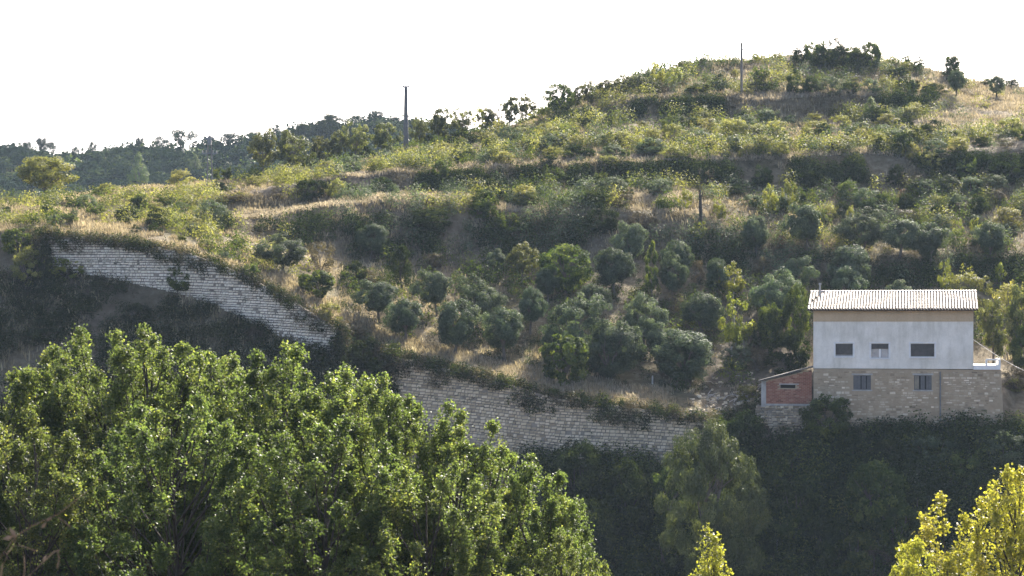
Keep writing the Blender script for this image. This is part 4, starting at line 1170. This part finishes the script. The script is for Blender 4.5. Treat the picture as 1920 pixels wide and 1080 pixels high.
# ---------------------------------------------------------------- foreground poplars
def poplar(seed, H, zc, Rm, nb, ntw, nl, L, W, narrow, leafname, plume=1.0):
    rg = np.random.default_rng(seed)
    c_, t_ = MB(), MB()
    top_ = np.array([rg.normal() * .25, rg.normal() * .25, H])
    tr = lambda z: np.array([math.sin(z * .5 + seed) * .12, math.cos(z * .4 + seed) * .12, z]) * [1, 1, 1]
    zs = np.linspace(-.6, H - .3, 12)
    tube(t_, [tr(z) for z in zs], np.interp(zs, [0, H], [.2, .02]), 7)
    Pt, Ax, Ti = [], [], []
    for i in range(nb):
        h = 1 - ((i + rg.random()) / nb) ** .8                 # more boughs end high up
        ze = zc + (H - zc) * h
        r = Rm * ((1 - h ** narrow) ** .6 * .95 + .04) * rg.uniform(.25, 1.0) ** .5
        az = i * 2.4 + rg.uniform(-.6, .6)
        o = np.array([math.cos(az), math.sin(az), 0])
        b0 = tr(max(1.5, ze - r * rg.uniform(1.1, 1.7) - .6))
        b2 = np.array([0, 0, ze]) + o * r + [0, 0, rg.uniform(-.2, .5)]
        b1 = b0 + (b2 - b0) * .55 + o * r * .16
        up = unit(unit(b2 - b1) * .5 + np.array([0, 0, 1.0]) + rg.normal(size=3) * .12)
        pl = rg.uniform(.5, 1.15) * plume                       # the upright leafy shoot at the end of the bough
        b3 = b2 + up * pl
        tube(t_, [b0, b1, b2, b3], [.045 * (1 - h * .6) + .012, .028, .014, .004], 4)
        bt = rg.normal(0, .10)
        for k in range(ntw):
            q = rg.uniform(.42, 1.0) if k % 3 == 0 else 1.0
            if q < 1.0:
                s = b1 + (b2 - b1) * (q - .3) / .7
                wd_ = rg.uniform(.2, .45)
            else:
                v = rg.random() ** .8
                s = b2 + (b3 - b2) * (v * 1.1 - .25)
                wd_ = (1.1 - v) * .52 * plume ** .5 + .05
            td = unit(rg.normal(size=3) + np.array([0, 0, .9]) + o * .3)
            e = s + td * wd_
            if k % 3 == 0: tube(t_, [s, e], [.008, .004], 3)
            m = int(nl * rg.uniform(.5, 1.5))
            u = rg.random((m, 1)) ** .7
            Pt.append(s + (e - s) * u * 1.05 + rg.normal(size=(m, 3)) * .075)
            Ax.append(np.repeat(td[None], m, 0))
            Ti.append(np.full(m, .44 + bt + rg.normal(0, .08)))
    P, A, T = np.concatenate(Pt), np.concatenate(Ax), np.concatenate(Ti)
    T = np.clip(T + rg.normal(0, .13, len(T)), 0, 1)
    far = rg.random(len(T)) < .012
    T[far] = 1.0
    Nn = unit(rg.normal(size=(len(P), 3)) + np.array([0, 0, .35]))
    leaves(c_, P, Nn, L, W, rg, 0, T, axis=A * .3 + np.array([0, 0, -.35]))
    return c_.mesh("poplar_crown", M[leafname]), t_.mesh("poplar_trunk", M['darkbark'])

POP = [poplar(40 + k, 18.0, 6.5, 4.3, 220, 20, 31, .083, .07, 3.2, 'poplar', .65) for k in range(4)]
GOLD = [poplar(60 + k, 15.0, 8.0, 2.3, 60, 18, 20, .105, .09, 1.5, 'goldpoplar', 1.3) for k in range(2)]
SPIRE = poplar(71, 13.0, 7.0, 1.0, 44, 18, 18, .085, .075, 1.3, 'goldpoplar', 1.1)

def stand_poplar(meshes, px, top_, Y, rz, lab, group, s=1.0, name="poplar_tree"):
    x = (px - 960) / FPX * Y
    zg = np.interp(Y, [3.5, 28, 42, 140], [-2.2, -13, -19, -20])
    H = max(v.co.z for v in meshes[1].vertices) + .1
    h = zpy(top_, Y) - zg
    r = empty(name, (x, Y, zg), rz)
    r.scale = (s, s, h / H)
    link("trunk", meshes[1], r); link("crown", meshes[0], r)
    tag(r, lab, "poplar", group)

for i, (px, tp, Y, rz, s, lab) in enumerate((
    (10, 688, 60, .3, 1.0, "green poplar at the left edge of the foreground stand"),
    (110, 650, 62, 3.3, 1.0, "green poplar second from the left edge of the foreground stand"),
    (195, 606, 61, 1.7, 1.0, "tall green poplar just left of the tallest in the foreground stand"),
    (285, 598, 59, 2.9, 1.0, "tallest green poplar of the foreground stand"),
    (400, 636, 61, 4.4, 1.05, "green poplar just right of the tallest in the foreground stand"),
    (530, 636, 60, .9, 1.05, "green poplar reaching up to the foot of the pale upper wall"),
    (640, 678, 58, 5.5, 1.0, "green poplar in front of the gap between both stone walls"),
    (735, 690, 57, 3.6, .85, "green poplar overlapping the left end of the tan lower wall"),
    (850, 765, 56, 2.2, .85, "green poplar covering the middle foot of the tan lower wall"),
    (925, 825, 55, 5.1, .9, "green poplar just left of the small yellowish one with a forked tip"),
    (1000, 882, 54, 1.1, .68, "small yellowish poplar with a forked tip right of the green stand"),
    (60, 760, 54, 5.0, .9, "low green poplar in the nearest row at the left"),
    (330, 730, 53, .2, 1.0, "low green poplar in the nearest row at the middle of the stand"),
    (600, 770, 53, 2.0, 1.0, "low green poplar in the nearest row right of the middle"),
    (800, 860, 52, 4.0, .85, "low green poplar in the nearest row at the right of the stand"),
    (1060, 985, 51, 2.6, .62, "lowest poplar sprig at the right end of the green stand"))):
    stand_poplar(POP[i % 4], px, tp, Y, rz, lab, "green poplars in the foreground", s)
stand_poplar(SPIRE, 1332, 973, 62, .5, "narrow yellow poplar spire alone at the bottom edge", "yellow poplars at the lower right", 1.0)
stand_poplar(GOLD[0], 1770, 916, 58, 1.2, "yellow poplar with several pointed tips at the lower right", "yellow poplars at the lower right", .95)
stand_poplar(GOLD[1], 1900, 862, 60, 3.3, "yellow poplar cut by the right edge of the picture", "yellow poplars at the lower right", .9)
stand_poplar(GOLD[1], 1708, 1002, 56, 5.3, "lowest yellow poplar tip beside the pointed ones at the lower right", "yellow poplars at the lower right", .6)

# dry weed stems close to the camera
gz = np.interp(6.0, [3.5, 28], [-2.2, -13])
def near(px, py, Y=6.0):
    return ((px - 960) / FPX * Y, Y, zpy(py, Y))
wd = MB()
base = np.array([near(20, 1080)[0], 6.0, gz])
def stem(pts, r0_, r1_):
    Q = [near(*q) if len(q) == 2 else q for q in pts]
    tube(wd, Q, np.linspace(r0_, r1_, len(Q)), 5)
stem([tuple(base), near(-30, 1300), (-10, 1060), (30, 1005), (62, 985), (112, 962), (165, 920)], 0.0020, 0.0010)
stem([tuple(base + [.05, 0, 0]), near(30, 1350), (48, 1086), (85, 1050), (102, 1034), (112, 1031)], 0.0020, 0.0016)
stem([(108, 1032), (111, 1048), (107, 1066)], 0.0014, 0.0016)
stem([(108, 970), (121, 978), (132, 988)], 0.0014, 0.0014)
stem([(30, 1005), (26, 1022), (12, 1040)], 0.0015, 0.0014)
stem([(44, 1084), (46, 1066), (45, 1042)], 0.0010, 0.0009)
stem([(34, 1022), (52, 1027), (71, 1034)], 0.0010, 0.0009)
stem([tuple(base + [-.04, 0, 0]), near(-20, 1250), (4, 1060), (14, 1044)], 0.0020, 0.0014)
lv = [near(24, 998), near(16, 1008), near(92, 974), near(82, 985), near(84, 1046)]
leaves(wd, np.array(lv), unit(np.array([[0.3, -1, .3]] * 5) + R.normal(size=(5, 3)) * .2), .03, .012, R, 0, axis=np.array([[.7, 0, .6]] * 5))
tag(wd.build("weed_stems", M['drytwig']), "dry brown weed stems out of focus at the lower left corner", "weed")

# ---------------------------------------------------------------- ground cover nobody could count
def clump_template(rg, n, L, W):
    d = unit(rg.normal(size=(n, 3))); d[:, 2] = np.abs(d[:, 2])
    r = rg.uniform(.55, 1.0, (n, 1))
    P = d * r * [.5, .5, .85]
    return P, unit(d * 1.3 + rg.normal(size=(n, 3)) * .5)

def scatter(name, mat, pts, size, hgt, n, L, W, label, cat, seed, tilt=.25):
    """Many small leafy clumps as one mesh."""
    rg = np.random.default_rng(seed)
    mb_ = MB()
    K = len(pts)
    P0, N0 = [], []
    for _ in range(6):
        a, b = clump_template(rg, n, L, W); P0.append(a); N0.append(b)
    P0, N0 = np.array(P0), np.array(N0)
    v = rg.integers(0, 6, K)
    th_ = rg.uniform(0, 6.28, K); cs, sn_ = np.cos(th_)[:, None], np.sin(th_)[:, None]
    P, Q = P0[v], N0[v]
    rot = lambda A: np.stack([A[..., 0] * cs - A[..., 1] * sn_, A[..., 0] * sn_ + A[..., 1] * cs, A[..., 2]], -1)
    P, Q = rot(P), rot(Q)
    sz = (size * rg.uniform(.5, 1.6, K) if np.isscalar(size) else size)
    P = P * sz[:, None, None] * np.array([1, 1, hgt]) + pts[:, None, :3]
    P[..., 2] -= 0.05 * sz[:, None]
    ct = np.repeat(np.clip(rg.normal(.48, .2, K), 0, 1), n)
    T = np.clip(ct + rg.normal(0, .12, K * n), 0, 1)
    s_ = np.repeat(sz, n) ** .5
    leaves(mb_, P.reshape(-1, 3), unit(Q.reshape(-1, 3)), L * s_, W * s_, rg, 0, T)
    return tag(mb_.build(name, M[mat]), label, cat, kind="stuff")

def spread(n, lo, hi, x0=-60, x1=1980, seed=0, patch=0.0, psc=7.0, bare=True):
    """Random ground points between two rows, weighted so that the picture fills evenly, optionally in patches."""
    if x1 >= 1980: x1, n = 2260, int(n * 1.22)
    if x0 < 0: x0, n = -260, int(n * 1.1)
    rg = np.random.default_rng(seed)
    out = []
    lo_i, hi_i = (NAMES.index(v) if isinstance(v, str) else v for v in (lo, hi))
    px = rg.uniform(x0, x1, n * 3); row = rg.uniform(lo_i, hi_i, n * 3)
    P = on_row(px, row)
    if patch > -1:
        keep = fbm(P[:, 0] / psc, P[:, 1] / psc, seed + 50, 3) > patch - .5
        P, px, row = P[keep], px[keep], row[keep]
    inhouse = (px > 1418) & (px < 1888) & (row > iW - 0.02) & (row < iW + 2.25)
    if bare: inhouse |= (px > 1725 + 30 * np.sin(row * 40)) & (row > NAMES.index('L5') + .5) & (rg.random(len(px)) < .88)
    P = P[~inhouse]
    return P[:n]

# scrub of the shaded banks
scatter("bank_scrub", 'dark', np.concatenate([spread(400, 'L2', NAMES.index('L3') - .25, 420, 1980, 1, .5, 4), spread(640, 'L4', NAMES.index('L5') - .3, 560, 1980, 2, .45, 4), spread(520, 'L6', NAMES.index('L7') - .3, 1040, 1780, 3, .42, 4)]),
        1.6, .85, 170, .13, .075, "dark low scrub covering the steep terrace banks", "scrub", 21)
scatter("grove_scrub", 'dark', spread(420, 'L1', 'L2', 640, 1980, 73, .35, 4), 1.1, .75, 150, .11, .05, "dark low bushes between the olive trees of the grove", "scrub", 36)
scatter("brown_scrub", 'brown', np.concatenate([spread(420, 'L2', 'L3', 420, 1980, 4, .45), spread(420, 'L4', 'L5', 560, 1980, 5, .45), spread(350, 'L6', 'L7', 1040, 1780, 6, .45), spread(420, 'L1', 'L2', 640, 1980, 7, .5), spread(300, 'L3', 'L4', 620, 1980, 8, .5), spread(380, 'L7', 'crest', 1100, 1980, 18, .45)]),
        1.0, .8, 60, .16, .04, "dry brown brush patches over the terraces", "brush", 22)
# sunny slope scrub
scatter("slope_scrub", 'yellow', np.concatenate([spread(420, 'L5', 'L6', 520, 1980, 9, .5, 6), spread(130, 'L7', 'crest', 1040, 1980, 10, .55, 5), spread(160, 'L3', 'L4', 620, 1980, 11, .5, 5), spread(110, 'L1', 'L3', -40, 560, 12, .5, 5), spread(110, 'L4', 'L6', -40, 560, 13, .5, 5)]),
        1.9, .9, 180, .125, .07, "yellowish knee high scrub over the sunny slopes", "scrub", 23)
scatter("green_scrub", 'green', np.concatenate([spread(150, 'L5', 'L6', 560, 1980, 14, .55, 4), spread(200, 'L1', 'L2', 640, 1980, 15, .5, 4), spread(160, 'L3', 'L4', 900, 1980, 16, .5, 4), spread(60, 'L7', 'crest', 1040, 1980, 17, .55, 4), spread(90, 'wtop', 'L6', -40, 460, 19, .55, 4)]),
        1.9, .9, 180, .13, .075, "green low bushes scattered over the terraces", "scrub", 24)
scatter("grey_scrub", 'olive', np.concatenate([spread(160, 'L5', 'L6', 560, 1980, 24, .55, 4), spread(220, 'L2', 'L4', 640, 1980, 25, .5, 4), spread(60, 'L7', 'crest', 1040, 1980, 26, .55, 4)]),
        1.9, .9, 180, .13, .06, "grey green low bushes scattered over the terraces", "scrub", 34)
scatter("skyline_scrub", 'green', np.concatenate([spread(330, NAMES.index('L7') + .6, NAMES.index('crest') + .3, 440, 1300, 71, 0), spread(70, NAMES.index('L7') + .8, NAMES.index('crest') + .2, 1300, 1980, 72, .5)]), 1.5, .9, 110, .16, .085, "green scrub along the crest under the skyline trees", "scrub", 35)
# brush along the top of both walls, hanging over the edge
rg = np.random.default_rng(77)
px = np.concatenate([rg.uniform(60, 660, 800), rg.uniform(640, 745, 330), rg.uniform(720, 1345, 1000), rg.uniform(1330, 1425, 90)])
P = on_row(px, np.full(len(px), iW + 1.0))
P[:, 1] += rg.uniform(-1.1, .5, len(px)); P[:, 2] += rg.uniform(-1.0, .10, len(px)) * (.5 + .9 * (fbm(px / 38., px * 0, 61, 2) > -.05)) + np.where(P[:, 1] < np.interp(px, PX, WY), -.15, 0)
for e_px, e_n in ((733, 90), (640, 70), (84, 60), (1334, 24)):
    qx = e_px + rg.uniform(-11, 11, e_n)
    Ye = np.interp(qx, PX, WY)
    ze = zpy(np.interp(qx, PX, wb_py), Ye) + rg.random(e_n) * (zpy(np.interp(qx, PX, wt_py), Ye) - zpy(np.interp(qx, PX, wb_py), Ye) + .3)
    P = np.concatenate([P, np.stack([(qx - 960) / FPX * Ye, Ye - rg.uniform(-.2, .5, e_n), ze], -1)])
scatter("wall_brush", 'brown', P[::2], 1.0, .8, 90, .16, .035, "dry brush hanging over the top of both stone walls", "brush", 25)
scatter("wall_creeper", 'dark', P[1::2], 1.0, .85, 80, .15, .07, "dark creeper along the top of both stone walls", "creeper", 26)
# plants rooted in the wall joints and along its foot
rg = np.random.default_rng(78)
px = np.concatenate([rg.uniform(90, 640, 60), rg.uniform(760, 1330, 50)])
t = rg.random(len(px)) ** .8
zb_ = zpy(np.interp(px, PX, wb_py), np.interp(px, PX, WY)); zt_2 = zpy(np.interp(px, PX, wt_py), np.interp(px, PX, WY))
Yw = np.interp(px, PX, WY) - .05
P = np.stack([(px - 960) / FPX * Yw, Yw, zb_ + (zt_2 - zb_) * t], -1)
scatter("wall_weeds", 'dark', P, .38, .8, 30, .12, .06, "small dark weeds rooted in the joints of the stone walls", "weeds", 27)
# undergrowth on the bank below
scatter("bank_bushes", 'green', spread(800, 'foot', iW - .02, 980, 1990, 38, .3, 4), 2.1, .9, 200, .14, .08, "mid green bushes standing out of the undergrowth on the bank", "bushes", 39)
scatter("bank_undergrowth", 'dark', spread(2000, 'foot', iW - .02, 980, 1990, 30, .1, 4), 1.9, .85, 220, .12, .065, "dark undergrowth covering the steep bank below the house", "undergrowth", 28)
scatter("bank_brambles", 'bramble', spread(900, NAMES.index('foot') + .45, iW + .0, 1640, 1990, 31, .1, 4), 1.0, .75, 90, .13, .09, "glossy bramble leaves spread over the bank right of the house", "brambles", 29)  # lighter leaf colour imitates the sunlit creeper on this shaded bank
scatter("foot_brush", 'brown', np.concatenate([spread(500, 'foot', iW - .02, 980, 1990, 32, .5, 4), spread(350, 'foot', iW - .02, -60, 980, 33, .4, 5)]), 1.0, .8, 60, .16, .035, "dry brush on the shaded banks under the walls", "brush", 30)
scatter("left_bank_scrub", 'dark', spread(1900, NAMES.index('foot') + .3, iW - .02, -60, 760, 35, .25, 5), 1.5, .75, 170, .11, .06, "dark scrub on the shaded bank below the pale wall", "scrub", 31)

# tumbled stones and dead sticks left of the shed
rg = np.random.default_rng(84)
px = rg.uniform(1295, 1426, 150); row = rg.uniform(iW + 1.0, iW + 2.1, 150)
Pq = on_row(px, row)
rk = MB()
for q in range(150):
    a_ = rg.uniform(.05, .15)
    V = (np.array([(x, y, z) for x in (-1, 1) for y in (-1, 1) for z in (-.6, .6)]) * a_ * rg.uniform(.6, 1.3, (1, 3)) + rg.normal(size=(8, 3)) * a_ * .22)
    an = rg.uniform(0, 6.28); V = np.c_[V[:, 0] * math.cos(an) - V[:, 1] * math.sin(an), V[:, 0] * math.sin(an) + V[:, 1] * math.cos(an), V[:, 2]]
    rk.add(V + Pq[q] + [0, 0, a_ * .3], BOXF, 0, float(rg.random()))
tag(rk.build("rubble", M['sandstone']), "loose pale stones tumbled on the slope left of the brick shed", "rubble", kind="stuff")
sk = MB()
for q in range(46):
    b0 = on_row(np.array([rg.uniform(1320, 1426)]), np.array([rg.uniform(iW + 1.0, iW + 2.1)]))[0]
    an = rg.uniform(0, 6.28); L_ = rg.uniform(.5, 1.6)
    e_ = b0 + np.array([math.cos(an) * L_, math.sin(an) * L_, rg.uniform(.0, .5)])
    tube(sk, [b0 + [0, 0, .08], (b0 + e_) / 2 + [0, 0, rg.uniform(.05, .25)], e_], [.035, .025, .01], 4)
tag(sk.build("dead_sticks", M['palebark']), "heap of bleached dead sticks left of the brick shed", "sticks", kind="stuff")

# dry grass
def grass(name, pts, h, label, seed, nb=7, mat='straw'):
    rg = np.random.default_rng(seed)
    K = len(pts)
    base = np.repeat(pts[:, :3], nb, 0) + rg.normal(size=(K * nb, 3)) * [.22, .22, 0]
    a = rg.uniform(0, 6.28, K * nb)
    hh = np.repeat(h * rg.uniform(.5, 1.5, K), nb) * rg.uniform(.6, 1.3, K * nb)
    lean = rg.uniform(.05, .55, K * nb) * hh
    d = np.stack([np.cos(a), np.sin(a), 0 * a], -1); s = np.stack([-np.sin(a), np.cos(a), 0 * a], -1)
    w = (.022 + .03 * rg.random(K * nb))[:, None]
    base[:, 2] -= .04
    V = np.stack([base - s * w, base + s * w, base + d * lean[:, None] * .45 + s * w * .7 + np.c_[0 * a, 0 * a, hh * .65], base + d * lean[:, None] + np.c_[0 * a, 0 * a, hh]], 1)
    mb_ = MB()
    T = np.clip(np.repeat(rg.normal(.5, .22, K), nb) + rg.normal(0, .12, K * nb), 0, 1)
    mb_.add(V.reshape(-1, 3), np.arange(K * nb * 4).reshape(-1, 4), 0, T)
    return tag(mb_.build(name, M[mat]), label, "grass", kind="stuff")

grass("dry_grass", np.concatenate([spread(7200, 'wtop', 'L1', -60, 1440, 41, .25, 5, bare=False), spread(2600, 'L1', 'L2', -60, 1980, 42, .5, 5, bare=False), spread(2400, 'L2', 'L3', -60, 1980, 43, .4, 5, bare=False), spread(4200, 'L3', 'L4', -60, 1980, 44, .2, 5, bare=False),
      spread(3000, 'L4', 'L5', -60, 1980, 45, .45, 5, bare=False), spread(7000, 'L5', 'L6', -60, 1980, 46, .3, 5, bare=False), spread(1500, 'L6', 'L7', 1000, 1980, 47, .35, 5, bare=False), spread(6500, 'L7', 'crest', -60, 1980, 48, .2, 5, bare=False)]),
      .34, "straw coloured dry grass over the terraces", 51)
grass("pale_grass", np.concatenate([spread(2600, NAMES.index('L3') + .02, NAMES.index('L3') + .6, 430, 800, 61, -.5, bare=False), spread(3200, NAMES.index('L7') - .05, NAMES.index('L7') + .16, 1360, 1790, 62, -.6, bare=False), spread(1800, NAMES.index('L3') + .0, NAMES.index('L3') + .5, 800, 1330, 67, .1, 4), spread(2600, NAMES.index('L5') - .05, NAMES.index('L5') + .12, 560, 1700, 68, .1, 5, bare=False),
      spread(5000, NAMES.index('L6') - .5, NAMES.index('crest') - .1, 1730, 1990, 63, .2, 6, bare=False), spread(1500, NAMES.index('L7') + .0, NAMES.index('L7') + .12, 1060, 1260, 64, -.2, bare=False), spread(1600, NAMES.index('wtop') + .15, 'L1', 840, 1240, 65, .1, 4, bare=False), spread(900, NAMES.index('L3') + .2, NAMES.index('L4') - .2, 1180, 1300, 66, 0, bare=False)]),
      .3, "pale dry grass on the terrace lips and bare slope", 53, mat='palestraw')
grass("bank_grass", np.concatenate([spread(2600, NAMES.index('foot') + .25, iW - .02, -60, 980, 49, .2, 5)]), .5, "dry grass on the shaded bank under the walls", 52)

# forest on the far ridge
rg = np.random.default_rng(91)
pr_ = np.concatenate([on_row(rg.uniform(-250, 1100, 900), rg.uniform(NAMES.index('ridgefoot') + .1, NAMES.index('ridge') + .15, 900))])
scatter("ridge_forest", 'pine', pr_, 6.6, .5, 330, .36, .22, "dark forest covering the far ridge", "forest", 92)
pr2 = on_row(rg.uniform(-250, 1100, 130), rg.uniform(NAMES.index('ridgefoot') + .3, NAMES.index('ridge'), 130))
scatter("ridge_forest_pale", 'palepine', pr2, 3.6, .9, 130, .36, .16, "paler trees dotted through the far ridge forest", "forest", 93)

# ---------------------------------------------------------------- air
hz_m, nt, out = new_mat("hazy air")
pv = N(nt, "ShaderNodeVolumePrincipled")
pv.inputs["Color"].default_value = (0.62, 0.80, 1.0, 1)
pv.inputs["Density"].default_value = 0.00011
pv.inputs["Anisotropy"].default_value = 0.0
nt.links.new(pv.outputs[0], out.inputs["Volume"])
ab = MB()
box(ab, -640, 640, -80, 1260, -23, 48)
tag(ab.build("haze", hz_m), "thin bluish haze in the air over the valley", "haze", kind="stuff")
